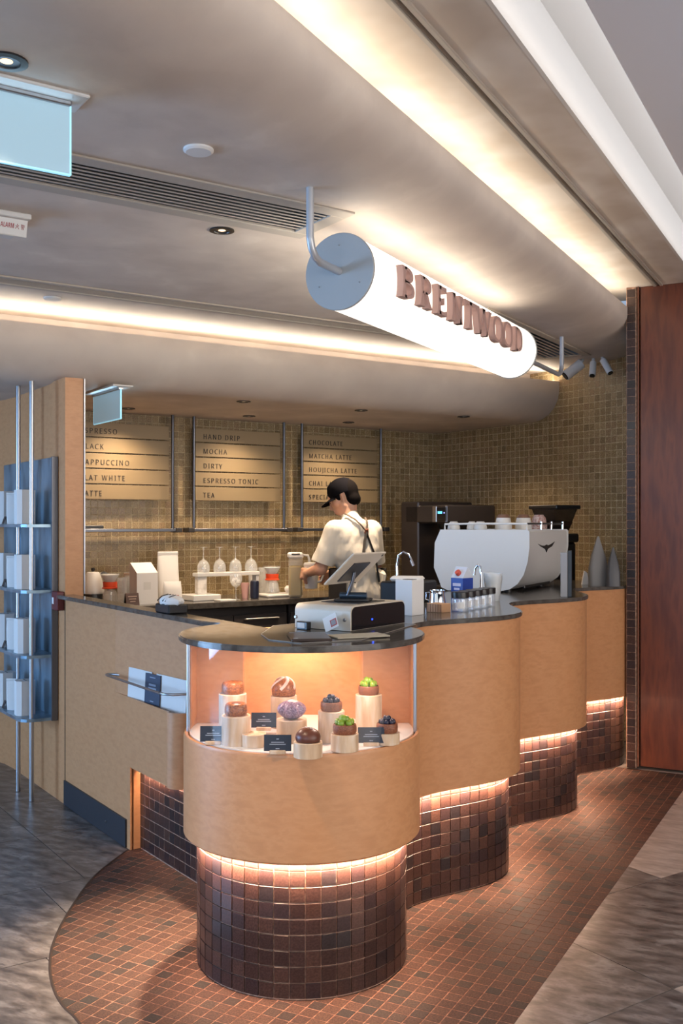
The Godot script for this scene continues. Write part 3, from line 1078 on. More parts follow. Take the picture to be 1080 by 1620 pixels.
func ceiling_things() -> void:
	tube_sign()
	var gm := mat(c("a8a097"), 0.55)
	grille("air_vent", "long silver ceiling vent with many dark slots in front of the sign", vents()[0][0], 0.385, 3.05, 0.065, 8, gm)
	grille("air_vent", "narrow beige slot vent running beside the back bar cove", vents()[1][0], 0.17, 5.2, 0.03, 7, mat(c("b0a69c"), 0.6))
	grille("air_vent", "short ceiling vent behind the far end of the glowing sign", vents()[2][0], 0.36, 1.75, 0.05, 7, mat(c("b5a897"), 0.55))
	disc(Vector3(-1.822, 2.64, -2.499), "round white disc speaker flush on the ceiling between vent and cove", 0.046)
	disc(Vector3(-3.672, 2.64, -3.798), "small white round ceiling disc beside the back bar cove light", 0.045)
	downlight(Vector3(-2.244, 2.64, -3.231), "black rimmed recessed downlight on the ceiling left of the sign bracket", 0.048, 28.0, 16.5, Vector3(-2.16, 0, -2.88))
	downlight(Vector3(-1.891, 2.64, -1.799), "large black rimmed downlight at the upper left corner of the ceiling", 0.052, 5.0, 34.0, Vector3(-1.8, 0, -2.0))
	var sp := [[-1.107, 0.804, 1.85, "next to the small hanging glass sign"], [-0.337, 1.259, 1.6, "nearest the cove edge above the left bench"], [-1.073, 1.703, 1.55, "above the middle menu board"], [-1.047, 2.547, 1.45, "above the right menu board"], [-0.328, 2.159, 3.2, "directly above the barista"], [-0.247, 3.004, 1.5, "above the espresso machine"]]
	for k in sp:
		downlight(W(k[0], 2.27, k[1]), "small black downlight in the lower soffit " + k[3], 0.045, k[2], 66.0, Vector3.ZERO, "soffit downlights", 1.2 if k[2] > 1.0 else 0.3)
	# slot track in the pale strip above the corridor cove
	var o := thing("linear_slot", "long dark slot diffuser with pale metal edges in the ceiling above the cove", "air vent", T3(-1.16, 2.94, -2.5))
	part("channel", MB.new().box(Vector3(0, 0.12, 0), Vector3(0.018, 0.01, 7.5)).mesh(0), mat(c("8f9092"), 0.35, 0.9), o)
	for sg in [-1.0, 1.0]:
		part("edge_rail", MB.new().box(Vector3(sg * 0.019, -0.005, 0), Vector3(0.018, 0.01, 7.5), 0.002).mesh(0), mat(c("b4aca2"), 0.45, 0.3), o)
	# edge-lit glass exit signs, seen from their plain backs
	exit_sign("edge lit blue glass hanging sign close to the camera at upper left", Transform3D(BACK * Basis(Vector3.UP, PI / 2), W(2.62, 2.64, -1.17)), 0.6, 0.185)
	exit_sign("small edge lit blue glass sign hanging from the soffit beside the birch wall end", Transform3D(BACK, W(-0.28, 2.27, 0.34)), 0.42, 0.165)
	# fire alarm sign
	o = thing("alarm_sign", "small white folded ceiling sign with red FIRE ALARM lettering", "sign", Transform3D(BACK, W(1.46, 2.64, -0.85)))
	part("base_plate", MB.new().box(Vector3(0, -0.01, 0), Vector3(0.19, 0.02, 0.4), 0.003).mesh(0), M.white, o)
	var tilt := Basis(Vector3(0, 0, 1), deg_to_rad(-18))
	part("sign_plate", MB.new().box(Vector3(0.06, -0.048, 0), Vector3(0.005, 0.062, 0.386), 0.001, tilt).mesh(0), M.white, o)
	part("lower_lip", MB.new().box(Vector3(0.03, -0.077, 0.0), Vector3(0.05, 0.006, 0.3), 0.002).mesh(0), mat(c("bdbab6"), 0.5), o)
	var red := mat(c("8e2530"), 0.6)
	var fx := Transform3D(tilt * Basis(Vector3.UP, PI / 2), Vector3(0.0632, -0.044, -0.06))
	var fire := text_mesh("FIRE ALARM", 0.024, 0.002, true)
	fire.horizontal_alignment = HORIZONTAL_ALIGNMENT_LEFT
	part("lettering", fire, red, o, fx * Transform3D(Basis().scaled(Vector3(0.62, 1, 1)), Vector3.ZERO))
	part("lettering", han_mesh(), red, o, fx * T3(0.088, -0.009, 0) * Transform3D(Basis().scaled(Vector3(0.017, 0.018, 0.001)), Vector3.ZERO))
	# cameras at the top of the tiled wall
	var cs := [[Vector3(-1.80, 2.62, -6.96), Vector3(-0.10, -0.09, 0.06), 0.036, "white bullet camera nearest the cove end, its dark lens facing the bar"], [Vector3(-1.725, 2.62, -6.95), Vector3(0.005, -0.1, 0.05), 0.023, "slim white camera hanging straight down, middle of the three"], [Vector3(-1.66, 2.63, -6.93), Vector3(0.06, -0.1, 0.03), 0.023, "slim pale camera tilted right, last of the three by the mahogany frame"]]
	for k in cs:
		o = thing("security_camera", k[3], "camera", T3(k[0].x, k[0].y, k[0].z))
		var d: Vector3 = k[1]
		part("mount", MB.new().tube([Vector3(0, 0.02, 0), d * 0.15], 0.012, 10).mesh(50), M.white, o)
		part("body", MB.new().tube([d * 0.1, d * 0.15, d, d * 1.05], k[2], 16).mesh(50), mat(c("e6e6e6"), 0.4), o)
		part("lens", MB.new().tube([d * 1.04, d * 1.1], k[2] * 0.8, 16).mesh(40), M.black_gloss, o)


func exit_sign(label: String, xf: Transform3D, wide: float, tall: float) -> void:
	# local x along the pane, hanging from y = 0
	var o := thing("glass_sign", label, "sign", xf)
	part("ceiling_plate", MB.new().box(Vector3(0, -0.005, 0), Vector3(wide + 0.07, 0.01, 0.12), 0.003).mesh(0), M.white, o)
	part("holder", MB.new().box(Vector3(0, -0.016, 0), Vector3(wide, 0.014, 0.03), 0.003).mesh(0), M.steel, o)
	part("pane", MB.new().box(Vector3(0, -0.02 - tall / 2, 0), Vector3(wide, tall, 0.008), 0.0015).mesh(0), glow(Color(0.60, 0.72, 0.78), 0.42), o)
	var b := MB.new()
	var e := glow(Color(0.62, 0.86, 0.95), 0.75)
	b.box(Vector3(0, -0.02 - tall, 0), Vector3(wide, 0.005, 0.0086))
	for sg in [-1.0, 1.0]:
		b.box(Vector3(sg * wide / 2, -0.02 - tall / 2, 0), Vector3(0.005, tall, 0.0086))
	part("lit_edge", b.mesh(0), e, o)
	for sg in [-1.0, 1.0]:
		strip_light("sign_edge_light", xf * Vector3(0, -0.03, sg * 0.02), xf.basis * Vector3(0, 0.5, sg), xf.basis.x, wide, 0.006, Color(0.7, 0.88, 1.0), 0.012)


func text_mesh(s: String, h: float, depth: float, bold := false, gap := 0) -> TextMesh:
	var t := TextMesh.new()
	var f := SystemFont.new()
	f.font_names = PackedStringArray(["Droid Sans"])
	if bold:
		f.font_weight = 700
	var fv := FontVariation.new()
	fv.base_font = f
	fv.spacing_glyph = gap
	t.font = fv
	t.font_size = 32
	t.pixel_size = h / 32.0
	t.depth = depth
	t.text = s
	return t


func han_mesh() -> Mesh:
	# two Chinese characters, fire and alarm, from strokes on a unit grid
	var b := MB.new()
	var st := func(x0: float, y0: float, x1: float, y1: float, w: float) -> void:
		var d := (Vector2(x1, y1) - Vector2(x0, y0)).normalized()
		var n := Vector2(-d.y, d.x) * w / 2
		var p := Vector2(x0, y0)
		var q := Vector2(x1, y1)
		b.prism(PackedVector2Array([p + n, q + n, q - n, p - n]), 0.0, 1.5)
	for k in [[0.5, 1.0, 0.46, 0.5], [0.46, 0.5, 0.1, 0.02], [0.48, 0.5, 0.9, 0.02], [0.2, 0.75, 0.26, 0.5], [0.82, 0.78, 0.68, 0.52]]:
		st.call(k[0], k[1], k[2], k[3], 0.1)
	for k in [[0.1, 0.95, 0.5, 0.95], [0.2, 1.0, 0.2, 0.88], [0.4, 1.0, 0.4, 0.88], [0.15, 0.82, 0.5, 0.82], [0.48, 0.82, 0.46, 0.58], [0.16, 0.75, 0.36, 0.75], [0.16, 0.62, 0.36, 0.62], [0.62, 1.0, 0.55, 0.8], [0.58, 0.88, 0.95, 0.88], [0.88, 0.88, 0.55, 0.58], [0.62, 0.8, 0.95, 0.58], [0.1, 0.5, 0.92, 0.5], [0.25, 0.4, 0.78, 0.4], [0.25, 0.31, 0.78, 0.31], [0.28, 0.2, 0.75, 0.2], [0.28, 0.02, 0.75, 0.02], [0.28, 0.2, 0.28, 0.02], [0.75, 0.2, 0.75, 0.02]]:
		st.call(k[0] + 1.15, k[1], k[2] + 1.15, k[3], 0.055)
	return b.mesh(0)


# flared letter strokes, in a box one unit tall
func stroke(b: MB, x0: float, x1: float, y0: float, y1: float, foot: float, waist: float, head: float, z: float) -> void:
	var l := PackedVector2Array()
	var r := PackedVector2Array()
	for k in 9:
		var u := k / 8.0
		var v := 2.0 * u - 1.0
		var w := waist + (foot - waist) * pow(maxf(0.0, -v), 2.6) + (head - waist) * pow(maxf(0.0, v), 2.6)
		var x := lerpf(x0, x1, u)
		l.append(Vector2(x - w / 2, lerpf(y0, y1, u)))
		r.append(Vector2(x + w / 2, lerpf(y0, y1, u)))
	r.reverse()
	l.append_array(r)
	b.prism(l, 0.0, z)


func bowl(b: MB, x: float, y0: float, y1: float, rx: float, thick: float, z: float) -> void:
	# a D-shaped bowl standing on the line x
	var o := PackedVector2Array()
	var i := PackedVector2Array()
	var ry := (y1 - y0) / 2
	for k in 17:
		var g := -PI / 2 + PI * k / 16.0
		var sx := signf(cos(g)) * pow(absf(cos(g)), 0.75)
		var sy := signf(sin(g)) * pow(absf(sin(g)), 0.8)
		o.append(Vector2(x + rx * sx, (y0 + y1) / 2 + ry * sy))
		i.append(Vector2(x + (rx - thick) * sx, (y0 + y1) / 2 + (ry - thick * 0.62) * sy))
	b.ring(o, i, 0.0, z, false)


func letter(ch: String) -> Mesh:
	var b := MB.new()
	var z := 0.5
	match ch:
		"B":
			stroke(b, 0.2, 0.2, 0, 1, 0.28, 0.145, 0.28, z)
			bowl(b, 0.22, 0.5, 1.0, 0.46, 0.145, z)
			bowl(b, 0.22, 0.0, 0.56, 0.54, 0.15, z)
		"R":
			stroke(b, 0.2, 0.2, 0, 1, 0.30, 0.145, 0.28, z)
			bowl(b, 0.22, 0.42, 1.0, 0.5, 0.145, z)
			stroke(b, 0.66, 0.42, 0, 0.5, 0.28, 0.15, 0.14, z)
		"E":
			stroke(b, 0.2, 0.2, 0, 1, 0.28, 0.145, 0.28, z)
			for y in [[0.0, 0.14, 0.68], [0.43, 0.57, 0.52], [0.86, 1.0, 0.66]]:
				var m: float = (y[0] + y[1]) / 2
				b.prism(PackedVector2Array([Vector2(0.2, m - 0.06), Vector2(y[2] - 0.12, m - 0.06), Vector2(y[2], m - 0.12 if y[0] > 0.1 else y[0]), Vector2(y[2], m + 0.12 if y[1] < 0.9 else y[1]), Vector2(y[2] - 0.12, m + 0.06), Vector2(0.2, m + 0.06)]), 0.0, z)
		"N":
			stroke(b, 0.16, 0.16, 0, 1, 0.28, 0.12, 0.2, z)
			stroke(b, 0.7, 0.7, 0, 1, 0.2, 0.12, 0.28, z)
			stroke(b, 0.66, 0.2, 0, 1, 0.18, 0.16, 0.18, z)
		"T":
			stroke(b, 0.4, 0.4, 0, 1, 0.3, 0.145, 0.18, z)
			b.prism(PackedVector2Array([Vector2(0.0, 0.76), Vector2(0.09, 0.87), Vector2(0.71, 0.87), Vector2(0.8, 0.76), Vector2(0.83, 1.0), Vector2(-0.03, 1.0)]), 0.0, z)
		"W":
			stroke(b, 0.28, 0.1, 0, 1, 0.12, 0.13, 0.26, z)
			stroke(b, 0.3, 0.52, 0, 1, 0.1, 0.1, 0.2, z)
			stroke(b, 0.74, 0.54, 0, 1, 0.12, 0.13, 0.22, z)
			stroke(b, 0.76, 0.98, 0, 1, 0.1, 0.1, 0.24, z)
		"O", "D":
			if ch == "D":
				stroke(b, 0.2, 0.2, 0, 1, 0.28, 0.145, 0.28, z)
				bowl(b, 0.22, 0.0, 1.0, 0.58, 0.155, z)
			else:
				var o := PackedVector2Array()
				var i := PackedVector2Array()
				for k in 28:
					var g := TAU * k / 28.0
					var sx := signf(cos(g)) * pow(absf(cos(g)), 0.75)
					var sy := signf(sin(g)) * pow(absf(sin(g)), 0.75)
					o.append(Vector2(0.4 + 0.42 * sx, 0.5 + 0.51 * sy))
					i.append(Vector2(0.4 + 0.26 * sx, 0.5 + 0.41 * sy))
				b.ring(o, i, 0.0, z)
	return b.mesh(25)


func tube_sign() -> void:
	# a glowing acrylic tube under the ceiling, raised letters on its corridor side
	var ax := Vector3(-1.697, 2.402, -4.14)
	var o := thing("tube_sign", "long glowing white tube sign with raised BRENTWOOD letters hung over the bar", "sign", T3(ax.x, ax.y, ax.z))
	var half := 0.955
	var r := 0.1345
	var turn := Basis(Vector3.RIGHT, PI / 2)
	part("tube", MB.new().lathe(PackedVector2Array([Vector2(r, -half), Vector2(r, half)]), 56).mesh(40), glow(Color(1.0, 0.96, 0.90), 1.25), o, Transform3D(turn, Vector3.ZERO))
	for sg in [-1.0, 1.0]:
		part("end_cap", MB.new().lathe(PackedVector2Array([Vector2(0, -0.006), Vector2(r + 0.002, -0.006), Vector2(r + 0.004, -0.004), Vector2(r + 0.004, 0.004), Vector2(r + 0.002, 0.006), Vector2(0, 0.006)]), 56).mesh(30), mat(c("a3a7a9"), 0.5, 0.1), o, Transform3D(turn, Vector3(0, 0, sg * (half + 0.006))))
		for k in 3:
			var g := PI / 2 + TAU * k / 3.0
			part("screw", MB.new().lathe(PackedVector2Array([Vector2(0, -0.003), Vector2(0.0025, -0.003), Vector2(0.0025, 0.003), Vector2(0, 0.003)]), 10).mesh(30), mat(c("8f9396"), 0.5, 0.1), o, Transform3D(turn, Vector3(cos(g) * r * 0.7, sin(g) * r * 0.7, sg * (half + 0.013))))
		var top := 2.64 - ax.y
		var zz: float = sg * 1.176 if sg > 0 else -1.92
		var pts := [Vector3(0, top, zz), Vector3(0, 0.07, zz), Vector3(0, 0.035, zz - sg * 0.012), Vector3(0, 0.012, zz - sg * 0.035), Vector3(0, 0.0, zz - sg * 0.07), Vector3(0, 0, sg * (half + 0.012))]
		part("bracket", MB.new().tube(pts, 0.0135, 14).mesh(60), mat(c("b9bbbf"), 0.4, 0.5), o)
	var zs := [-3.335, -3.502, -3.668, -3.825, -3.985, -4.115, -4.335, -4.478, -4.632]
	var word := "BRENTWOOD"
	var m := mat(c("b5958d"), 0.6)
	for k in 9:
		# local x of a letter runs along -z of the world, its face looks at +x
		var fx := Transform3D(Basis(Vector3.UP, PI / 2) * Basis().scaled(Vector3(0.16 if word[k] != "W" else 0.18, 0.115, 0.052)), Vector3(-1.553 - ax.x, 2.331 - ax.y, zs[k] - ax.z))
		part("letter", letter(word[k]), m, o, fx)
	strip_light("sign_light", ax + Vector3(0, r + 0.005, 0), Vector3.UP, Vector3(0, 0, 1), 1.8, 0.1, Color(1.0, 0.95, 0.86), 0.2)
	strip_light("sign_light", ax + Vector3(0.05, -r - 0.005, 0), Vector3.DOWN, Vector3(0, 0, 1), 1.8, 0.1, Color(1.0, 0.95, 0.86), 0.6)
	strip_light("sign_light", ax + Vector3(-r - 0.005, 0, 0), Vector3.LEFT, Vector3(0, 0, 1), 1.8, 0.1, Color(1.0, 0.95, 0.86), 0.9)


# ---------- menu boards on the back wall ----------
func menu_boards() -> void:
	var boards := [
		[0.33, 1.226, ["ESPRESSO", "BLACK", "CAPPUCCINO", "FLAT WHITE", "LATTE"], 0.56, "leftmost menu board, half hidden by the birch wall end, listing espresso to latte"],
		[1.392, 2.145, ["HAND DRIP", "MOCHA", "DIRTY", "ESPRESSO TONIC", "TEA"], 1.478, "middle menu board listing hand drip to tea between steel posts"],
		[2.306, 3.06, ["CHOCOLATE", "MATCHA LATTE", "HOUJICHA LATTE", "CHAI LATTE", "SPECIAL"], 2.385, "right menu board behind the barista listing chocolate and matcha latte"]]
	var strip := mat(c("8a785b"), 0.5)
	var ink := mat(c("2b2320"), 0.6)
	for k in boards:
		var t0: float = k[0]
		var t1: float = k[1]
		var o := thing("menu_board", k[4], "menu board", Transform3D(BACK, W(-1.39, 0, t0)), "menu boards on the tiled wall")
		var w := t1 - t0
		for x in [0.0, w]:
			part("post", MB.new().tube([Vector3(0.06, 1.45, -x), Vector3(0.06, 2.27, -x)], 0.011, 12).mesh(50), M.steel_dark, o)
		part("shelf_bar", MB.new().box(Vector3(0.045, 1.452, -w / 2), Vector3(0.09, 0.022, w + 0.07), 0.003).mesh(0), M.steel_dark, o)
		for sx in [-0.035, w + 0.035]:
			part("bar_end", MB.new().box(Vector3(0.05, 1.452, -sx), Vector3(0.1, 0.034, 0.05), 0.004).mesh(0), M.dark, o)
		for j in 5:
			var y := 2.142 - 0.1065 * j
			part("menu_strip", MB.new().box(Vector3(0.03, y, -w / 2), Vector3(0.006, 0.098, w - 0.03), 0.001).mesh(0), strip, o)
			var at: float = k[3] - t0
			for word in k[2][j].split(" "):
				var tx := text_mesh(word, 0.047, 0.003, false, 5)
				tx.horizontal_alignment = HORIZONTAL_ALIGNMENT_LEFT
				part("lettering", tx, ink, o, Transform3D(Basis(Vector3.UP, PI / 2), Vector3(0.0345, y - 0.012, -at)))
				at += tx.get_aabb().size.x + 0.034
	var ph := single("tray", MB.new().box(Vector3(0, 0.012, 0), Vector3(0.07, 0.024, 0.16), 0.005).mesh(0), M.black, "small black tray on the shelf bar of the leftmost menu board", "tray", BX(-1.345, 1.463, 0.63))
	ph.rotation.y = -PHI


# ---------- metal shelf with coffee boxes ----------
func shelf_unit() -> void:
	var o := thing("wall_shelf", "tall blue steel wall shelf on thin poles against the birch wall", "shelf", Transform3D(BACK, W(0, 0, 0)))
	part("back_panel", MB.new().box(Vector3(-0.81, 1.147, 0.008), Vector3(1.39, 1.43, 0.012), 0.002).mesh(0), M.steel_blue, o)
	part("edge", MB.new().box(Vector3(-0.112, 1.147, 0.02), Vector3(0.008, 1.43, 0.036), 0.002).mesh(0), M.steel_dark, o)
	var ys := [0.45, 0.79, 1.14, 1.495]
	for y in ys:
		var q := PackedVector2Array([Vector2(-1.5, 0.012), Vector2(-0.118, 0.012), Vector2(-0.118, 0.1), Vector2(-0.13, 0.165), Vector2(-0.16, 0.188), Vector2(-0.2, 0.195), Vector2(-1.5, 0.195)])
		part("shelf_board", MB.new().prism(q, y - 0.016, y, 1).mesh(20), M.steel_blue, o)
	for s in [-0.161, -0.406, -1.2]:
		part("pole", MB.new().tube([Vector3(s, 0.002, 0.13), Vector3(s, 2.268, 0.13)], 0.0125, 14).mesh(50), M.steel, o)
	var tier := ["bottom", "third", "second", "top"]
	for k in 4:
		var y: float = ys[k] + 0.001
		for j in 3:
			var s: float = -0.285 - 0.36 * j
			coffee_box(s, y, 0.13, "white eight sided coffee box on the %s shelf %s" % [tier[k], ["between the two poles", "left of the poles", "at the cut off left end"][j]])
		for j in 2:
			var s: float = -0.47 - 0.36 * j
			pouch(s, y, 0.13, "leaning white paper pouch on the %s shelf %s" % [tier[k], ["beside the box by the poles", "further left of the boxes"][j]])
			card_stand(s - 0.065, y, 0.165, "tiny folded dark price card on the %s shelf %s" % [tier[k], ["near the poles", "at the left"][j]])


func coffee_box(s: float, y: float, z: float, label: String) -> void:
	var b := MB.new()
	var q := PackedVector2Array()
	for k in [[-0.05, -0.028], [-0.028, -0.05], [0.028, -0.05], [0.05, -0.028], [0.05, 0.028], [0.028, 0.05], [-0.028, 0.05], [-0.05, 0.028]]:
		q.append(Vector2(k[0], k[1]))
	var w := W(s, y, -z)
	var o := thing("coffee_box", label, "box", Transform3D(BACK * Basis(Vector3.UP, rng.randf_range(-0.12, 0.12)), w), "white boxes on the wall shelf")
	part("body", b.prism(q, 0.0, 0.188, 1).mesh(0), M.paper, o)
	part("lid_seam", MB.new().box(Vector3(0, 0.189, 0), Vector3(0.07, 0.002, 0.004)).mesh(0), mat(c("6a6a6e"), 0.7), o)


func pouch(s: float, y: float, z: float, label: String) -> void:
	var b := MB.new()
	# a flat-bottomed bag pinched at its top
	var rows := [[0.0, 0.042, 0.026], [0.06, 0.043, 0.024], [0.12, 0.042, 0.016], [0.155, 0.041, 0.004], [0.178, 0.041, 0.003]]
	pouch_rows(b, rows)
	var o := thing("paper_pouch", label, "pouch", Transform3D(BACK * Basis(Vector3.UP, 0.9 + rng.randf_range(-0.2, 0.2)) * Basis(Vector3.RIGHT, 0.12), W(s, y, -z)), "white pouches on the wall shelf")
	part("bag", b.mesh(50), M.paper, o)
	part("top_fold", MB.new().box(Vector3(0, 0.168, 0), Vector3(0.083, 0.006, 0.009), 0.001).mesh(0), M.white, o)


func pouch_rows(b: MB, rows: Array) -> void:
	for i in rows.size() - 1:
		var r0: Array = rows[i]
		var r1: Array = rows[i + 1]
		var ring := func(r: Array) -> Array:
			var out := []
			for k in 16:
				var g := TAU * k / 16.0
				out.append(Vector3(r[1] * signf(cos(g)) * pow(absf(cos(g)), 0.45), r[0], r[2] * signf(sin(g)) * pow(absf(sin(g)), 0.7)))
			return out
		var a: Array = ring.call(r0)
		var d: Array = ring.call(r1)
		for k in 16:
			var m := (k + 1) % 16
			b.quad(a[k], d[k], d[m], a[m])
			if i == 0:
				b.tri(a[k], a[m], Vector3(0, r0[0], 0))
			if i == rows.size() - 2:
				b.tri(d[m], d[k], Vector3(0, r1[0], 0))


func card_stand(s: float, y: float, z: float, label: String) -> void:
	var b := MB.new()
	b.box(Vector3(0, 0.022, 0.008), Vector3(0.035, 0.044, 0.002), 0.0, Basis(Vector3.RIGHT, -0.35))
	b.box(Vector3(0, 0.022, -0.008), Vector3(0.035, 0.044, 0.002), 0.0, Basis(Vector3.RIGHT, 0.35))
	single("price_card", b.mesh(0), M.dark, label, "card", Transform3D(BACK, W(s, y, -z)), "price cards on the wall shelf")


# ---------- pastries in the case ----------
func riser(x: float, z: float, w: float, top: float, label: String) -> void:
	var r := w / 2
	var h := top - 0.785
	var b := MB.new().lathe(PackedVector2Array([Vector2(0, 0), Vector2(r - 0.001, 0), Vector2(r, 0.001), Vector2(r, h - 0.0015), Vector2(r - 0.0015, h), Vector2(0, h)]), 36)
	single("wooden_riser", b.mesh(35), M.birch_pale, label, "riser", T3(x, 0.785, z), "pale wooden risers in the pastry case")


func bun_shape(r: float, h: float, dip: float, seg := 30, lobes := 0, amp := 0.0) -> MB:
	var b := MB.new()
	var P := func(i: int, j: int) -> Vector3:
		var g := TAU * (i % seg) / seg
		var u := j / 12.0
		var a := -PI * 0.42 + u * PI * 0.92
		var k := 1.0 + amp * cos(lobes * g) * sin(u * PI)
		var rr := r * cos(a) * k if u < 0.98 else 0.0
		var y := h * 0.5 * (sin(a) + 0.97)
		if dip > 0.0:
			y -= dip * smoothstep(0.45, 0.0, rr / r) * (1.0 if u > 0.5 else 0.0)
		return Vector3(cos(g) * rr, maxf(y, 0.0), sin(g) * rr)
	for i in seg:
		for j in 12:
			b.quad(P.call(i, j), P.call(i, j + 1), P.call(i + 1, j + 1), P.call(i + 1, j))
	return b


func barrel(r: float, h: float) -> MB:
	return MB.new().lathe(PackedVector2Array([Vector2(0, 0), Vector2(r * 0.88, 0), Vector2(r * 0.97, h * 0.12), Vector2(r, h * 0.35), Vector2(r * 0.99, h * 0.62), Vector2(r * 0.93, h * 0.85), Vector2(r * 0.8, h * 0.97), Vector2(r * 0.62, h), Vector2(r * 0.4, h * 0.94), Vector2(0, h * 0.86)]), 32)


func dome(r: float, h: float) -> MB:
	var q := PackedVector2Array([Vector2(0, 0), Vector2(r * 0.9, 0), Vector2(r * 0.97, h * 0.08)])
	for k in 10:
		var g := PI / 2 * k / 9.0
		q.append(Vector2(r * cos(g), h * (0.28 + 0.72 * sin(g))))
	return MB.new().lathe(q, 32)


func pastries() -> void:
	var crust := mat(Color(1, 1, 1), 0.35, 0.0, ntex(61, 0.03, [c("4f2712"), c("85481f"), c("ad6a34"), c("663418")], [0.15, 0.45, 0.65, 0.9], 512, 4), Vector3(8, 8, 8), bump(62, 0.05, 3.0), 0.4)
	var tart := mat(Color(1, 1, 1), 0.5, 0.0, ntex(63, 0.04, [c("5d3220"), c("80492e"), c("955a3a")], [0.2, 0.5, 0.85], 512, 4), Vector3(8, 8, 8))
	var plum := mat(Color(1, 1, 1), 0.35, 0.0, ntex(64, 0.03, [c("5d4258"), c("8a6f86"), c("b79fae")], [0.2, 0.5, 0.85], 512, 4), Vector3(9, 9, 9))
	var choc := mat(c("5b3123"), 0.38)
	var grape := mat(c("7c9a34"), 0.15)
	grape.subsurf_scatter_enabled = true
	grape.subsurf_scatter_strength = 0.3
	var berry := mat(c("1f2034"), 0.35)
	var sugar := mat(c("e4d9d2"), 0.8)
	riser(-1.935, -2.850, 0.095, 0.921, "tall pale wooden riser under the round bun at back left")
	riser(-1.831, -2.716, 0.094, 0.879, "pale wooden riser under the filled bun at front left")
	riser(-1.836, -3.022, 0.093, 0.896, "pale wooden riser under the swirled brioche at the back")
	riser(-1.696, -2.841, 0.100, 0.858, "pale wooden riser under the purple crown bun")
	riser(-1.581, -2.902, 0.087, 0.885, "pale wooden riser under the berry tart at the middle")
	riser(-1.540, -3.095, 0.091, 0.913, "tallest pale riser under the grape tart at the back right")
	riser(-1.478, -2.801, 0.088, 0.839, "low grained riser under the front grape tart")
	riser(-1.537, -2.672, 0.089, 0.832, "low grained riser under the glossy chocolate bun at the front")
	riser(-1.403, -2.954, 0.082, 0.822, "low pale riser under the berry tart behind the rightmost card")
	riser(-1.765, -2.72, 0.080, 0.826, "empty low wooden riser behind the second card from the left")
	# 1 and 2: round buns
	var o := thing("round_bun", "round golden bun with a dented top on the back left riser", "pastry", T3(-1.935, 0.921, -2.850))
	part("crumb", barrel(0.038, 0.041).mesh(50), crust, o)
	o = thing("filled_bun", "round brown bun with a dark filled centre on the front left riser", "pastry", T3(-1.831, 0.879, -2.716))
	part("crumb", barrel(0.037, 0.04).mesh(50), crust, o)
	part("filling", MB.new().blob(Vector3(0, 0.035, 0), Vector3(0.019, 0.006, 0.019), 14, 8).mesh(60), choc, o)
	# 3: brioche with a swirl
	o = thing("brioche", "domed brioche with a pale swirled glaze on the back riser", "pastry", T3(-1.836, 0.896, -3.022))
	part("crumb", dome(0.043, 0.064).mesh(60), crust, o)
	for k in 5:
		var g0 := TAU * k / 5.0
		var pts := []
		for j in 9:
			var u := j / 8.0
			var a := 0.15 + u * 1.25
			var g := g0 + u * 1.3
			pts.append(Vector3(cos(g) * 0.0435 * sin(a), 0.018 + 0.0465 * cos(a), sin(g) * 0.0435 * sin(a)))
		part("glaze_stripe", MB.new().tube(pts, 0.0055, 8, false, 0.5).mesh(60), mat(c("c9b3a8"), 0.4), o)
	# 4: crown bun
	o = thing("crown_bun", "purple glazed crown bun with deep folds on a riser", "pastry", T3(-1.696, 0.858, -2.841))
	part("crumb", bun_shape(0.043, 0.062, 0.006, 48, 9, 0.13).mesh(60), plum, o)
	part("core", MB.new().blob(Vector3(0, 0.055, 0), Vector3(0.015, 0.008, 0.015), 12, 8).mesh(60), sugar, o)
	# 5, 9: berry tarts; 6, 7: grape tarts
	for k in [[-1.581, 0.885, -2.902, "berry", "berry tart", "dark berry tart on the middle riser", 0.036], [-1.403, 0.822, -2.954, "berry", "berry tart", "dark berry tart on a low riser behind the rightmost card", 0.035], [-1.540, 0.913, -3.095, "grape", "grape tart", "green grape tart on the tallest riser at the back right", 0.036], [-1.478, 0.839, -2.801, "grape", "grape tart", "green grape tart on the low riser at the front", 0.038]]:
		var rr: float = k[6]
		o = thing(k[4].replace(" ", "_"), k[5], "tart", T3(k[0], k[1], k[2]))
		part("tart_shell", MB.new().lathe(PackedVector2Array([Vector2(0, 0), Vector2(rr * 0.9, 0), Vector2(rr * 0.98, 0.006), Vector2(rr, 0.018), Vector2(rr * 0.97, 0.027), Vector2(rr * 0.9, 0.03), Vector2(rr * 0.84, 0.026), Vector2(0, 0.026)]), 32).mesh(35), tart, o)
		var isb: bool = k[3] == "berry"
		var n := 11 if isb else 8
		for j in n:
			var g := TAU * j / (n - 3) + 0.4
			var q: float = rr * (0.56 if j < n - 3 else 0.2)
			var y := 0.034 if j < n - 3 else 0.046
			var s := 0.0085 if isb else 0.0115
			part("berry" if isb else "grape", MB.new().blob(Vector3(cos(g) * q, y, sin(g) * q), Vector3(s, s * rng.randf_range(0.95, 1.2), s), 12, 8).mesh(60), berry if isb else grape, o)
		if not isb:
			for j in 2:
				part("leaf", MB.new().blob(Vector3(0.008 * (j * 2 - 1), 0.054, 0.004), Vector3(0.01, 0.0025, 0.006), 10, 6).mesh(60), mat(c("4f7029"), 0.5), o)
	o = thing("chocolate_bun", "glossy chocolate bun on the low riser nearest the glass", "pastry", T3(-1.537, 0.832, -2.672))
	part("crumb", dome(0.039, 0.043).mesh(60), choc, o)
	var drz := []
	for j in 12:
		var a := -1.1 + 2.2 * j / 11.0
		drz.append(Vector3(0.0375 * sin(a) * 0.95, 0.012 + 0.0315 * cos(a), 0.006 * (1 if j % 2 else -1)))
	part("drizzle", MB.new().tube(drz, 0.0014, 6).mesh(60), sugar, o)
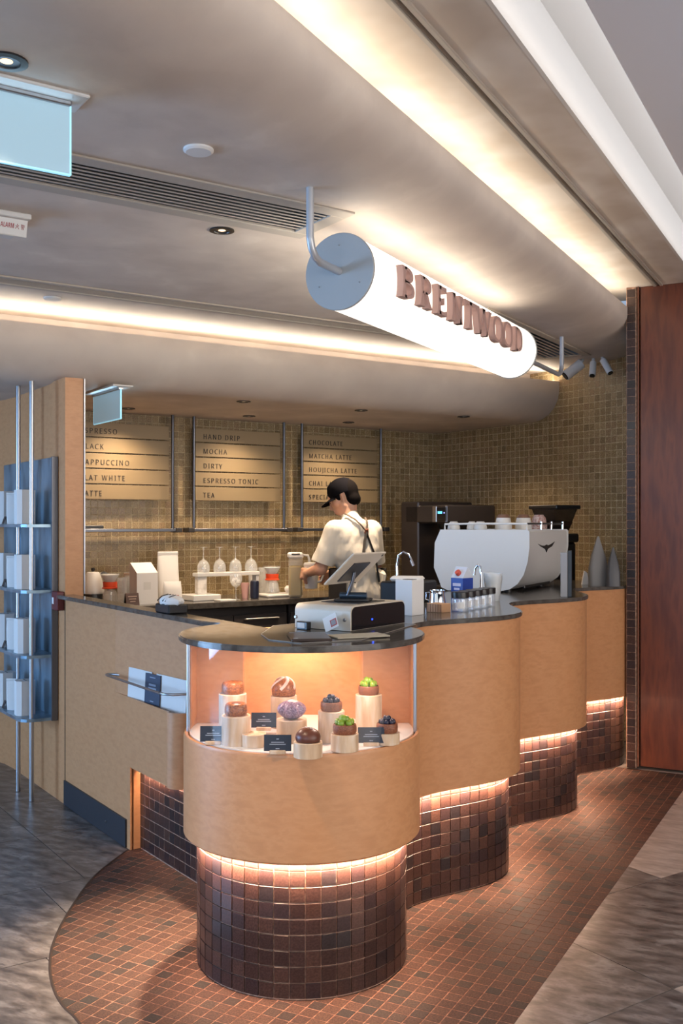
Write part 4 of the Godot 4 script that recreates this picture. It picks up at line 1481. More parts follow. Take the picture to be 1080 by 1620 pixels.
	# black name cards in wooden feet
	var cards := [[-1.891, -2.673, "leftmost black name card in a wooden foot"], [-1.828, -2.878, "black name card standing further back, second from the left"], [-1.637, -2.657, "black name card close to the glass at front middle"], [-1.432, -2.896, "rightmost black name card before the low berry tart"]]
	for k in cards.size():
		var y := 0.785 if k != 1 else 0.80
		o = thing("name_card", cards[k][2], "card", T3(cards[k][0], y, cards[k][1], 0.48), "black name cards in the pastry case")
		part("foot", MB.new().box(Vector3(0, 0.006, 0), Vector3(0.05, 0.012, 0.014), 0.0015).mesh(0), M.birch_pale, o)
		var lean := Basis(Vector3.RIGHT, -0.14)
		part("card", MB.new().box(Vector3(0, 0.034, -0.003), Vector3(0.085, 0.05, 0.0014), 0.0, lean).mesh(0), mat(c("1b2130"), 0.5), o)
		var b := MB.new()
		for q in [[0.046, 0.008], [0.036, 0.04], [0.03, 0.05], [0.017, 0.012]]:
			b.box(Vector3(0, q[0], -0.0018 - (q[0] - 0.034) * 0.14), Vector3(q[1], 0.0026, 0.0006), 0.0, lean)
		part("print", b.mesh(0), mat(c("9aa0ac"), 0.7), o)


# ---------- back bench ----------
func bt(s: float, t: float, turn := 0.0) -> Transform3D:
	return Transform3D(BACK * Basis(Vector3.UP, turn), W(s, 0.97, t))


func cup_mesh(r0: float, r1: float, h: float, th := 0.0015, seg := 28) -> Mesh:
	return MB.new().lathe(PackedVector2Array([Vector2(0, 0), Vector2(r0 - 0.001, 0), Vector2(r0, 0.001), Vector2(r1, h), Vector2(r1 - th, h), Vector2(r0 - th, th * 1.5), Vector2(0, th * 1.5)]), seg).mesh(35)


func goblet_mesh(upside := false) -> Mesh:
	var q := PackedVector2Array([Vector2(0, 0), Vector2(0.032, 0.0), Vector2(0.03, 0.003), Vector2(0.006, 0.008), Vector2(0.0035, 0.02), Vector2(0.0035, 0.075), Vector2(0.008, 0.085), Vector2(0.03, 0.1), Vector2(0.042, 0.125), Vector2(0.045, 0.15), Vector2(0.042, 0.178), Vector2(0.0408, 0.178), Vector2(0.0435, 0.15), Vector2(0.04, 0.126), Vector2(0.028, 0.104), Vector2(0, 0.09)])
	if upside:
		var w := PackedVector2Array()
		for k in range(q.size() - 1, -1, -1):
			w.append(Vector2(q[k].x, 0.178 - q[k].y))
		q = w
	return MB.new().lathe(q, 28).mesh(50)


func bench_things() -> void:
	single("back_worktop", MB.new().box(Vector3(-1.1, 0.95, -1.89), Vector3(0.6, 0.04, 3.56), 0.003).mesh(0), M.stone, "dark stone worktop along the tiled wall under the menu boards", "worktop", Transform3D(BACK, OR))
	for k in 4:
		var o := thing("base_cabinet", ["dark base cabinet at the left end of the back worktop", "dark base cabinet under the drip stand", "dark base cabinet in front of the barista", "dark base cabinet at the brewer end of the back worktop"][k], "cabinet", Transform3D(BACK, W(-1.12, 0, 0.57 + 0.88 * k)), "base cabinets under the back worktop")
		part("body", MB.new().box(Vector3(0, 0.465, 0), Vector3(0.54, 0.92, 0.86), 0.002).mesh(0), M.dark, o)
		for j in 2:
			var d := part("door", MB.new().box(Vector3(0.279, 0.48, -0.215 + 0.43 * j), Vector3(0.016, 0.78, 0.418), 0.002).mesh(0), mat(c("3b3838"), 0.35), o)
			part("handle", MB.new().box(Vector3(0.296, 0.84, -0.215 + 0.43 * j), Vector3(0.014, 0.012, 0.28), 0.003).mesh(0), M.steel, d)
	single("side_worktop", MB.new().box(Vector3(-0.19, 0.95, -3.37), Vector3(1.2, 0.04, 0.6), 0.003).mesh(0), M.stone, "dark stone worktop along the tiled side wall behind the espresso machine", "worktop", Transform3D(BACK, OR))
	var cab := thing("base_cabinet", "dark base cabinet under the side worktop", "cabinet", Transform3D(BACK, W(-0.19, 0, 3.42)))
	part("body", MB.new().box(Vector3(0.0, 0.465, 0), Vector3(1.18, 0.92, 0.5), 0.002).mesh(0), M.dark, cab)
	# kettle
	var o := thing("gooseneck_kettle", "white electric kettle with black handle beside the birch wall end", "kettle", bt(-1.3, 0.63, PI / 2))
	part("base", MB.new().lathe(PackedVector2Array([Vector2(0, 0), Vector2(0.075, 0), Vector2(0.078, 0.01), Vector2(0.07, 0.055), Vector2(0, 0.055)]), 32).mesh(35), M.black, o)
	part("body", MB.new().lathe(PackedVector2Array([Vector2(0.07, 0.056), Vector2(0.073, 0.07), Vector2(0.062, 0.14), Vector2(0.046, 0.19), Vector2(0.04, 0.2), Vector2(0, 0.204)]), 36).mesh(40), M.white, o)
	part("lid_knob", MB.new().lathe(PackedVector2Array([Vector2(0.006, 0.203), Vector2(0.014, 0.216), Vector2(0.012, 0.228), Vector2(0, 0.231)]), 16).mesh(50), M.black, o)
	part("handle", MB.new().tube([Vector3(0.045, 0.185, 0), Vector3(0.075, 0.197, 0), Vector3(0.1, 0.185, 0), Vector3(0.11, 0.155, 0), Vector3(0.112, 0.09, 0), Vector3(0.108, 0.07, 0)], 0.009, 10).mesh(60), M.black, o)
	part("spout", MB.new().tube([Vector3(-0.066, 0.075, 0), Vector3(-0.1, 0.1, 0), Vector3(-0.105, 0.15, 0), Vector3(-0.125, 0.19, 0), Vector3(-0.145, 0.192, 0)], 0.006, 10).mesh(60), M.white, o)
	# drippers with orange collars
	dripper(bt(-1.17, 0.70), "glass pour over server with orange collar beside the white kettle")
	dripper(bt(-1.12, 1.92), "glass pour over server with orange collar on the tray left of the tea pitcher")
	for k in [[-1.06, 0.74], [-1.10, 0.80]]:
		single("water_glass", cup_mesh(0.028, 0.033, 0.17), M.glassware, "tall clear glass, %s, between dripper and grey pouch" % ("nearer the dripper" if k[1] < 0.87 else "nearer the pouch"), "glass", bt(k[0], k[1]))
	# grey brown pouch and its small sign
	var b := MB.new()
	pouch_rows(b, [[0.0, 0.055, 0.032], [0.08, 0.056, 0.03], [0.15, 0.053, 0.014], [0.185, 0.052, 0.004], [0.2, 0.052, 0.003]])
	o = thing("coffee_pouch", "grey foil coffee pouch with brown top band behind the small brown sign", "pouch", bt(-1.2, 0.865, PI / 2 - 0.3))
	part("bag", b.mesh(50), mat(c("8d8781"), 0.4), o)
	part("top_band", MB.new().box(Vector3(0, 0.18, 0), Vector3(0.106, 0.028, 0.012), 0.002).mesh(0), mat(c("9a8272"), 0.6), o)
	o = thing("counter_sign", "small dark brown tent sign with pale lines on the back worktop", "sign", bt(-0.88, 0.735, PI / 2))
	part("board", MB.new().box(Vector3(0, 0.04, 0.01), Vector3(0.09, 0.08, 0.006), 0.001, Basis(Vector3.RIGHT, -0.25)).mesh(0), mat(c("4a3128"), 0.5), o)
	part("back_leg", MB.new().box(Vector3(0, 0.04, -0.014), Vector3(0.09, 0.08, 0.005), 0.001, Basis(Vector3.RIGHT, 0.25)).mesh(0), M.black, o)
	b = MB.new()
	for k in 3:
		b.box(Vector3(0, 0.058 - k * 0.016, 0.0142 + (0.0045 if k == 2 else 0.0) - (0.002 if k == 0 else 0.0)), Vector3(0.06 - 0.012 * k, 0.006, 0.002), 0.0, Basis(Vector3.RIGHT, -0.25))
	part("print", b.mesh(0), mat(c("a58d80"), 0.7), o)
	# white carton with a slanted top
	o = thing("white_carton", "white carton with a bright slanted top on the back worktop", "box", bt(-0.97, 0.855, 0.05))
	var sh := PackedVector2Array([Vector2(-0.055, 0), Vector2(0.055, 0), Vector2(0.055, 0.205), Vector2(-0.045, 0.27), Vector2(-0.055, 0.265)])
	part("body", MB.new().prism(sh, -0.075, 0.075).mesh(0), M.paper, o)
	part("label_stripe", MB.new().box(Vector3(0.0555, 0.12, 0), Vector3(0.001, 0.05, 0.05)).mesh(0), mat(c("c8c6c2"), 0.6), o)
	# tall white coffee bag and the clear bag before it
	b = MB.new()
	pouch_rows(b, [[0.0, 0.078, 0.045], [0.12, 0.079, 0.042], [0.24, 0.077, 0.022], [0.315, 0.076, 0.005], [0.335, 0.076, 0.004]])
	o = thing("coffee_bag", "tall white coffee bag standing on the back worktop", "bag", bt(-1.2, 1.13, PI / 2))
	part("bag", b.mesh(50), M.paper, o)
	part("top_fold", MB.new().box(Vector3(0, 0.32, 0.004), Vector3(0.152, 0.02, 0.006), 0.002).mesh(0), M.white, o)
	b = MB.new()
	pouch_rows(b, [[0.0, 0.065, 0.03], [0.08, 0.066, 0.026], [0.12, 0.064, 0.012], [0.14, 0.064, 0.003]])
	o = thing("filter_bag", "small clear bag of white filters before the tall coffee bag", "bag", bt(-0.96, 1.055, PI / 2))
	part("bag", b.mesh(50), M.white_matte, o)
	part("label", MB.new().box(Vector3(0.008, 0.042, 0.031), Vector3(0.05, 0.016, 0.002)).mesh(0), mat(c("b06a62"), 0.6), o)
	# white drip stand with its scale and glasses
	o = thing("drip_stand", "white drip stand with a long beam, marble column and square foot", "stand", Transform3D(BACK, W(-1.05, 0.97, 1.31)))
	part("foot", MB.new().box(Vector3(0, 0.02, 0), Vector3(0.2, 0.04, 0.21), 0.004).mesh(0), M.white, o)
	part("column", MB.new().box(Vector3(0, 0.1, 0), Vector3(0.05, 0.125, 0.07), 0.003).mesh(0), mat(Color(1, 1, 1), 0.4, 0.0, ntex(71, 0.01, [c("a39d96"), c("cbc7c2"), c("e2dfdb")], [0.2, 0.5, 0.8], 256, 4, 20.0), Vector3(4, 4, 4)), o)
	part("beam", MB.new().box(Vector3(0, 0.175, -0.2), Vector3(0.08, 0.026, 0.49), 0.003).mesh(0), M.white, o)
	part("leg", MB.new().box(Vector3(0, 0.08, -0.432), Vector3(0.06, 0.16, 0.022), 0.002).mesh(0), M.white, o)
	var gu := goblet_mesh(true)
	for k in 4:
		single("goblet", gu, M.glassware, "clear goblet standing upside down on the white beam, %s" % ["above the marble column", "second from the marble column", "third from the marble column", "above the leg at the beam end"][k], "glass", Transform3D(BACK, W(-1.05, 1.1581, 1.33 + 0.125 * k)), "upside down goblets on the drip stand")
	o = thing("ice_goblet", "clear stemmed goblet filled with ice under the white beam", "glass", bt(-0.93, 1.52))
	part("bowl", goblet_mesh(), M.glassware, o)
	for k in 5:
		var g := TAU * k / 5.0
		part("ice_cube", MB.new().box(Vector3(cos(g) * 0.02, 0.13 + 0.012 * (k % 2), sin(g) * 0.02), Vector3(0.018, 0.018, 0.018), 0.003, Basis.from_euler(Vector3(k, k * 2, k * 3))).mesh(0), clear(Color(1, 1, 1), 0.3, 0.1), o)
	single("coaster", MB.new().box(Vector3(0, 0.006, 0), Vector3(0.1, 0.012, 0.12), 0.002).mesh(0), M.white, "flat white tile lying before the ice goblet", "coaster", bt(-0.86, 1.40))
	single("pink_cup", cup_mesh(0.022, 0.031, 0.11), mat(c("c79a92"), 0.5), "pale pink paper cup beside the dark can", "cup", bt(-1.0, 1.63))
	o = thing("drink_can", "dark blue drink can with a yellow patch under the beam end", "can", bt(-0.96, 1.685))
	part("body", MB.new().lathe(PackedVector2Array([Vector2(0, 0), Vector2(0.027, 0), Vector2(0.031, 0.006), Vector2(0.031, 0.115), Vector2(0.026, 0.124), Vector2(0, 0.122)]), 28).mesh(35), mat(c("1c2135"), 0.3), o)
	part("patch", MB.new().lathe(PackedVector2Array([Vector2(0.0314, 0.075), Vector2(0.0314, 0.11)]), 8, 1.9, 2.9).mesh(60), mat(c("8f7d2c"), 0.4), o)
	part("top", MB.new().lathe(PackedVector2Array([Vector2(0, 0.122), Vector2(0.026, 0.124), Vector2(0.0255, 0.1265), Vector2(0, 0.125)]), 28).mesh(35), M.steel, o)
	# serving tray with cloth
	o = thing("serving_tray", "low white tray holding the orange collared dripper", "tray", bt(-1.06, 1.93))
	part("tray", MB.new().box(Vector3(0, 0.01, 0), Vector3(0.2, 0.02, 0.27), 0.006).mesh(0), M.white, o)
	(o as Node3D).position.y -= 0.0
	single("folded_cloth", MB.new().box(Vector3(0, 0.03, 0), Vector3(0.12, 0.05, 0.1), 0.018).mesh(40), M.white_matte, "folded white cloth on the tray beside the tea pitcher", "cloth", Transform3D(BACK * Basis(Vector3.UP, 0.3), W(-1.0, 0.991, 2.03)))
	# water glasses behind the tray
	for k in 3:
		single("bar_glass", cup_mesh(0.03, 0.036, 0.2), M.glassware, "clear tall glass at the wall behind the orange dripper, %s" % ["left one", "middle one", "right one"][k], "glass", bt(-1.3, 1.86 + 0.085 * k), "clear tall glasses at the wall")
	tea_pitcher(bt(-0.86, 1.96, PI / 2 - 0.5), "clear pitcher of yellow tea with white lid and handle")
	# batch brewer
	o = thing("coffee_brewer", "black and steel coffee brewer with a glowing blue display", "coffee machine", Transform3D(BACK, W(-0.86, 0.97, 3.36)))
	part("tower", MB.new().box(Vector3(-0.12, 0.36, 0), Vector3(0.22, 0.68, 0.56), 0.01).mesh(0), mat(c("3a3536"), 0.3, 0.5), o)
	part("head", MB.new().box(Vector3(0.08, 0.6, 0.03), Vector3(0.5, 0.14, 0.5), 0.012).mesh(0), mat(c("4a4648"), 0.25, 0.7), o)
	part("head_trim", MB.new().box(Vector3(0.2, 0.6, 0.285), Vector3(0.05, 0.12, 0.012), 0.004).mesh(0), M.steel, o)
	part("display", MB.new().box(Vector3(0.27, 0.6, 0.284), Vector3(0.13, 0.1, 0.006), 0.002).mesh(0), M.black_gloss, o)
	part("display_screen", MB.new().box(Vector3(0.265, 0.612, 0.288), Vector3(0.05, 0.018, 0.003)).mesh(0), glow(Color(0.35, 0.75, 1.0), 1.6), o)
	part("pilot_light", MB.new().box(Vector3(0.315, 0.609, 0.288), Vector3(0.009, 0.009, 0.003)).mesh(0), glow(Color(0.6, 0.65, 1.0), 1.5), o)
	strip_light("display_light", o.transform * Vector3(0.265, 0.612, 0.292), BACK * Vector3(0, 0, 1), BACK * Vector3.RIGHT, 0.05, 0.02, Color(0.4, 0.75, 1.0), 0.006)
	part("base", MB.new().box(Vector3(0.06, 0.03, 0), Vector3(0.46, 0.06, 0.54), 0.008).mesh(0), M.black, o)
	part("filter_basket", MB.new().lathe(PackedVector2Array([Vector2(0, 0.43), Vector2(0.05, 0.43), Vector2(0.085, 0.53), Vector2(0, 0.53)]), 28).mesh(35), M.black, o, T3(0.14, 0, 0.1))
	part("server", MB.new().lathe(PackedVector2Array([Vector2(0, 0.06), Vector2(0.075, 0.06), Vector2(0.08, 0.08), Vector2(0.08, 0.3), Vector2(0.05, 0.36), Vector2(0, 0.37)]), 28).mesh(35), M.black_gloss, o, T3(0.14, 0, 0.1))
	part("brass_tap", MB.new().tube([Vector3(0.28, 0.52, 0.2), Vector3(0.27, 0.47, 0.22), Vector3(0.25, 0.42, 0.22)], 0.009, 8).mesh(60), mat(c("9a6a4a"), 0.3, 0.8), o)
	# grinder behind the espresso machine
	o = thing("coffee_grinder", "black coffee grinder whose wide hopper rises behind the espresso machine", "grinder", Transform3D(BACK, W(0.30, 0.97, 3.36)))
	part("body", MB.new().box(Vector3(0, 0.2, 0), Vector3(0.19, 0.4, 0.24), 0.015).mesh(0), M.black, o)
	part("collar", MB.new().box(Vector3(0.02, 0.43, 0), Vector3(0.22, 0.06, 0.22), 0.01).mesh(0), M.black, o)
	var hp := MB.new()
	hp.lathe(PackedVector2Array([Vector2(0.09, 0.46), Vector2(0.155, 0.63)]), 4, PI / 4, PI / 4 + TAU)
	part("hopper", hp.mesh(20), clear(Color(0.1, 0.1, 0.12), 0.75, 0.1), o)
	part("lid", MB.new().box(Vector3(0, 0.642, 0), Vector3(0.27, 0.028, 0.24), 0.006).mesh(0), M.black, o)
	part("bean_fill", MB.new().lathe(PackedVector2Array([Vector2(0, 0.465), Vector2(0.085, 0.465), Vector2(0.125, 0.54), Vector2(0, 0.55)]), 4, PI / 4, PI / 4 + TAU).mesh(20), mat(c("2b1a12"), 0.6), o)


func dripper(xf: Transform3D, label: String) -> void:
	var lift := 0.021 if "tray" in label else 0.0
	var o := thing("pour_over", label, "dripper", xf.translated(Vector3(0, lift, 0)))
	part("server", MB.new().lathe(PackedVector2Array([Vector2(0, 0), Vector2(0.05, 0), Vector2(0.054, 0.01), Vector2(0.045, 0.07), Vector2(0.03, 0.095), Vector2(0.0285, 0.095), Vector2(0.043, 0.07), Vector2(0.052, 0.011), Vector2(0, 0.003)]), 28).mesh(45), M.glassware, o)
	part("orange_collar", MB.new().lathe(PackedVector2Array([Vector2(0.03, 0.094), Vector2(0.052, 0.094), Vector2(0.054, 0.1), Vector2(0.05, 0.103), Vector2(0.046, 0.105), Vector2(0.048, 0.14), Vector2(0.045, 0.14), Vector2(0.03, 0.105)]), 28).mesh(35), mat(c("d94a24"), 0.4), o)
	part("glass_cone", MB.new().lathe(PackedVector2Array([Vector2(0.03, 0.11), Vector2(0.066, 0.195)]), 28).mesh(45), M.glassware, o)
	part("paper_filter", MB.new().lathe(PackedVector2Array([Vector2(0.012, 0.11), Vector2(0.06, 0.187)]), 28).mesh(45), M.paper, o)


func tea_pitcher(xf: Transform3D, label: String) -> void:
	var o := thing("tea_pitcher", label, "pitcher", xf)
	part("tea", MB.new().box(Vector3(0, 0.12, 0), Vector3(0.092, 0.22, 0.092), 0.012).mesh(40), mat(c("97803d"), 0.3), o)
	part("jar", MB.new().box(Vector3(0, 0.142, 0), Vector3(0.1, 0.284, 0.1), 0.014).mesh(40), M.glassware, o)
	part("lid", MB.new().box(Vector3(0, 0.302, 0), Vector3(0.112, 0.045, 0.112), 0.012).mesh(40), M.white, o)
	part("lid_slot", MB.new().box(Vector3(0.0, 0.312, 0.057), Vector3(0.06, 0.012, 0.004), 0.002).mesh(0), M.dark, o)
	part("handle", MB.new().tube([Vector3(0.05, 0.305, 0), Vector3(0.09, 0.3, 0), Vector3(0.1, 0.27, 0), Vector3(0.1, 0.2, 0), Vector3(0.085, 0.17, 0), Vector3(0.05, 0.17, 0)], 0.009, 10).mesh(60), M.white, o)


# ---------- things on the front counter ----------
func ct(x: float, z: float, turn := 0.0) -> Transform3D:
	return T3(x, 1.1201, z, turn)


func counter_things() -> void:
	# cash drawer of the till: folded cream shell, glossy black end
	var till := Transform3D(Basis(Vector3.UP, -0.125), Vector3(-1.715, 1.1201, -3.30))
	var o := thing("till_box", "cream metal till box with rounded shoulders and glossy black end on the counter", "cash drawer", till)
	var pr := PackedVector2Array([Vector2(-0.18, 0.004)])
	for k in 7:
		var g := PI - PI / 2 * k / 6.0
		pr.append(Vector2(-0.155 + 0.025 * cos(g), 0.066 + 0.025 * sin(g)))
	for k in 7:
		var g := PI / 2 - PI / 2 * k / 6.0
		pr.append(Vector2(0.155 + 0.025 * cos(g), 0.066 + 0.025 * sin(g)))
	pr.append(Vector2(0.18, 0.004))
	part("shell", MB.new().prism(pr, -0.122, 0.122).mesh(35), M.cream, o, Transform3D(Basis(Vector3.UP, PI / 2), Vector3.ZERO))
	var q := PackedVector2Array()
	for v in pr:
		q.append(Vector2(v.x * 0.965, 0.006 + (v.y - 0.004) * 0.93))
	part("black_end", MB.new().prism(q, 0.1215, 0.126).mesh(35), M.black_gloss, o, Transform3D(Basis(Vector3.UP, PI / 2), Vector3.ZERO))
	part("blue_led", MB.new().box(Vector3(0.127, 0.036, 0.05), Vector3(0.003, 0.006, 0.006)).mesh(0), glow(Color(0.15, 0.3, 1.0), 2.5), o)
	strip_light("led_glow_light", till * Vector3(0.131, 0.036, 0.05), till.basis.x, till.basis.z, 0.006, 0.006, Color(0.2, 0.35, 1.0), 0.0006)
	for x in [-0.118, 0.098]:
		part("bolt", MB.new().lathe(PackedVector2Array([Vector2(0, 0), Vector2(0.0065, 0), Vector2(0.0065, 0.003), Vector2(0.004, 0.005), Vector2(0, 0.005)]), 14).mesh(30), M.steel, o, Transform3D(Basis(Vector3.RIGHT, PI / 2), Vector3(x, 0.042, 0.18)))
	part("rubber_mat", MB.new().box(Vector3(0.01, 0.0925, -0.0), Vector3(0.17, 0.003, 0.17), 0.001).mesh(0), M.dark, o)
	var pg := thing("label_holder", "small black label block with a white face before the till", "label holder", ct(-1.795, -3.09, -0.25))
	part("block", MB.new().box(Vector3(0, 0.017, 0), Vector3(0.056, 0.03, 0.022), 0.003).mesh(0), M.black, pg)
	part("white_face", MB.new().box(Vector3(-0.003, 0.018, 0.0112), Vector3(0.036, 0.018, 0.001)).mesh(0), M.paper, pg)
	var tg := thing("leaning_card", "small white card with a red square leaning on the till front", "card", Transform3D(Basis(Vector3.UP, -0.125) * Basis(Vector3.RIGHT, -0.35) * Basis(Vector3(0, 0, 1), 0.5), Vector3(-1.68, 1.1545, -3.078)))
	part("card", MB.new().box(Vector3(), Vector3(0.055, 0.055, 0.0015)).mesh(0), M.paper, tg)
	part("red_frame", MB.new().box(Vector3(0.012, -0.006, 0.001), Vector3(0.026, 0.026, 0.001)).mesh(0), mat(c("a8504a"), 0.6), tg)
	part("red_frame_inside", MB.new().box(Vector3(0.012, -0.006, 0.0014), Vector3(0.018, 0.018, 0.001)).mesh(0), mat(c("8d8a8c"), 0.6), tg)
	# tablet on its stand, back towards the guests
	var a := Vector3(0.035, 0, -0.9994)
	var u := Vector3(0.732, 0.68, 0.024).normalized()
	var n := a.cross(u).normalized()
	o = thing("tablet", "silver tablet tilted on a black stand above the till", "tablet", Transform3D(Basis(a, u, n), Vector3(-1.701, 1.335, -3.31)))
	part("shell", MB.new().box(Vector3(), Vector3(0.25, 0.17, 0.008), 0.003).mesh(30), M.cream, o)
	part("screen", MB.new().box(Vector3(0, 0, -0.0035), Vector3(0.235, 0.155, 0.002)).mesh(0), M.black_gloss, o)
	part("stand_plate", MB.new().box(Vector3(0, -0.015, 0.006), Vector3(0.12, 0.1, 0.005), 0.001).mesh(0), mat(c("4a4a50"), 0.3, 0.4), o)
	part("camera_lens", MB.new().box(Vector3(0.11, 0.07, 0.0045), Vector3(0.01, 0.01, 0.002), 0.001).mesh(0), M.black, o)
	o = thing("tablet_stand", "black hinged tablet stand with a round bolt on the till top", "stand", T3(-1.70, 1.2155, -3.29, 0.3))
	part("foot", MB.new().box(Vector3(0, 0.004, 0), Vector3(0.13, 0.008, 0.1), 0.003).mesh(0), M.dark, o)
	part("hinge", MB.new().tube([Vector3(-0.05, 0.019, 0), Vector3(0.05, 0.019, 0)], 0.012, 14).mesh(50), mat(c("35424f"), 0.35, 0.5), o)
	for z in [-0.014, 0.014]:
		part("arm", MB.new().tube([Vector3(-0.02, 0.02, z), Vector3(-0.002, 0.075, z), Vector3(0.004, 0.104, z)], 0.0045, 8).mesh(60), M.steel_dark, o)
	# clear mat, clipboard and paper on the round end
	o = thing("counter_mat", "thin dark counter mat with clipped corners under the till", "mat", Transform3D())
	var mp := PackedVector2Array([Vector2(-1.96, -3.15), Vector2(-1.853, -2.9), Vector2(-1.74, -2.77), Vector2(-1.6, -2.74), Vector2(-1.47, -2.9), Vector2(-1.52, -3.45), Vector2(-1.88, -3.5)])
	part("sheet", MB.new().prism(mp, 1.1201, 1.1225, 1).mesh(0), mat(c("47443f"), 0.22), o)
	var ml := []
	for v in mp:
		ml.append(Vector3(v.x, 1.1222, v.y))
	part("edge", MB.new().tube(ml, 0.0016, 6, true).mesh(60), mat(c("8f8a84"), 0.3, 0.4), o)
	o = thing("clipboard", "dark brown menu clipboard lying before the till", "clipboard", T3(-1.642, 1.1228, -2.86, -0.95))
	part("board", MB.new().box(Vector3(0, 0.005, 0), Vector3(0.2, 0.01, 0.13), 0.002).mesh(0), mat(c("35261f"), 0.3), o)
	for x in [-0.085, 0.085]:
		part("corner", MB.new().box(Vector3(x, 0.0105, 0.05), Vector3(0.014, 0.002, 0.014), 0.0005).mesh(0), M.steel, o)
	single("paper_sheet", MB.new().box(Vector3(0, 0.003, 0), Vector3(0.19, 0.004, 0.1)).mesh(0), mat(c("b3a893"), 0.8), "cream sheet of paper lying right of the dark clipboard", "paper", T3(-1.525, 1.1228, -2.985, 0.9))
	# black napkin tray on the left ledge
	o = thing("napkin_tray", "black tray heaped with black and white patterned napkins on the left ledge", "tray", Transform3D(BACK, W(1.33, 1.1201, 0.01)))
	part("tray", MB.new().box(Vector3(0, 0.02, 0), Vector3(0.14, 0.04, 0.09), 0.006).mesh(0), M.black, o)
	part("napkin", MB.new().blob(Vector3(0.005, 0.05, 0.002), Vector3(0.068, 0.026, 0.043), 20, 10, func(d): return 1.0 + 0.12 * sin(d.x * 9.0 + d.z * 5.0)).mesh(50), M.paper, o)
	for k in 4:
		part("black_stripe", MB.new().tube([Vector3(-0.045 + 0.026 * k, 0.052, 0.045), Vector3(-0.045 + 0.026 * k, 0.07, 0.024), Vector3(-0.05 + 0.026 * k, 0.077, -0.008)], 0.0022, 6).mesh(60), M.black, o)
	# white two-tone box right of the till
	o = thing("napkin_box", "plain white upright box right of the till", "box", ct(-1.715, -3.83, -0.2))
	part("body", MB.new().box(Vector3(0, 0.073, 0), Vector3(0.085, 0.146, 0.085), 0.001).mesh(0), M.paper, o)
	part("slot", MB.new().box(Vector3(0.0, 0.1465, 0), Vector3(0.05, 0.002, 0.03)).mesh(0), M.dark, o)
	# rinse tap block with towel
	o = thing("rinse_station", "black rinse station with a chrome swan neck tap", "tap", ct(-2.02, -4.5))
	part("block", MB.new().box(Vector3(0, 0.05, 0), Vector3(0.2, 0.1, 0.24), 0.008).mesh(0), M.black, o)
	part("swan_neck", MB.new().tube([Vector3(-0.05, 0.09, 0.02), Vector3(-0.055, 0.17, 0.02), Vector3(-0.045, 0.225, 0.02), Vector3(-0.02, 0.24, 0.02), Vector3(0.01, 0.228, 0.02), Vector3(0.03, 0.19, 0.02)], 0.006, 12).mesh(60), M.chrome, o)
	part("tap_head", MB.new().tube([Vector3(0.02, 0.2, 0.02), Vector3(0.034, 0.172, 0.02)], 0.01, 12).mesh(60), M.chrome, o)
	single("folded_towel", MB.new().box(Vector3(0, 0.012, 0), Vector3(0.16, 0.024, 0.1), 0.011).mesh(50), M.white_matte, "rolled white towel lying on the black rinse station", "towel", T3(-2.0, 1.221, -4.44, 0.3))
	o = thing("milk_jug", "small steel milk jug behind the glass jars", "jug", ct(-1.80, -4.33))
	part("body", MB.new().lathe(PackedVector2Array([Vector2(0, 0), Vector2(0.04, 0), Vector2(0.042, 0.01), Vector2(0.035, 0.05), Vector2(0.037, 0.07), Vector2(0.035, 0.07), Vector2(0.033, 0.05), Vector2(0.039, 0.012), Vector2(0, 0.005)]), 28).mesh(40), M.chrome, o)
	part("handle", MB.new().tube([Vector3(-0.034, 0.06, 0), Vector3(-0.055, 0.055, 0), Vector3(-0.056, 0.025, 0), Vector3(-0.04, 0.02, 0)], 0.004, 8).mesh(60), M.chrome, o)
	# five glass jars with black lids in a row
	for k in 5:
		o = thing("glass_jar", "clear glass jar with black lid, %s in its row" % ["nearest the till", "second from the till", "middle one", "fourth from the till", "farthest from the till"][k], "jar", ct(-1.585 + 0.002 * k, -4.07 - 0.08 * k), "glass jars with black lids")
		part("glass", MB.new().lathe(PackedVector2Array([Vector2(0, 0), Vector2(0.033, 0), Vector2(0.036, 0.004), Vector2(0.036, 0.052), Vector2(0.033, 0.058), Vector2(0.0315, 0.056), Vector2(0.034, 0.05), Vector2(0.034, 0.006), Vector2(0, 0.004)]), 28).mesh(40), M.glassware, o)
		part("lid", MB.new().lathe(PackedVector2Array([Vector2(0, 0.058), Vector2(0.038, 0.058), Vector2(0.039, 0.061), Vector2(0.039, 0.082), Vector2(0.037, 0.085), Vector2(0, 0.085)]), 28).mesh(35), M.black, o)
		part("label", MB.new().lathe(PackedVector2Array([Vector2(0.0364, 0.015), Vector2(0.0364, 0.042)]), 6, 0.7, 1.5).mesh(60), M.paper, o)
	o = thing("coaster_box", "low ribbed wooden box beside the glass jars", "box", ct(-1.655, -4.0, -0.3))
	part("box", MB.new().box(Vector3(0, 0.019, 0), Vector3(0.085, 0.038, 0.06), 0.002).mesh(0), mat(c("b48a66"), 0.6), o)
	for k in 6:
		part("rib", MB.new().box(Vector3(-0.035 + 0.014 * k, 0.019, 0.0305), Vector3(0.004, 0.034, 0.002)).mesh(0), mat(c("8d6344"), 0.6), o)
	# milk carton, cup stack, chrome tap
	o = thing("milk_carton", "blue and white gable topped milk carton with a red cap", "carton", ct(-1.75, -4.52, -0.35))
	part("body", MB.new().box(Vector3(0, 0.06, 0), Vector3(0.075, 0.12, 0.075), 0.001).mesh(0), mat(c("1f3f96"), 0.4), o)
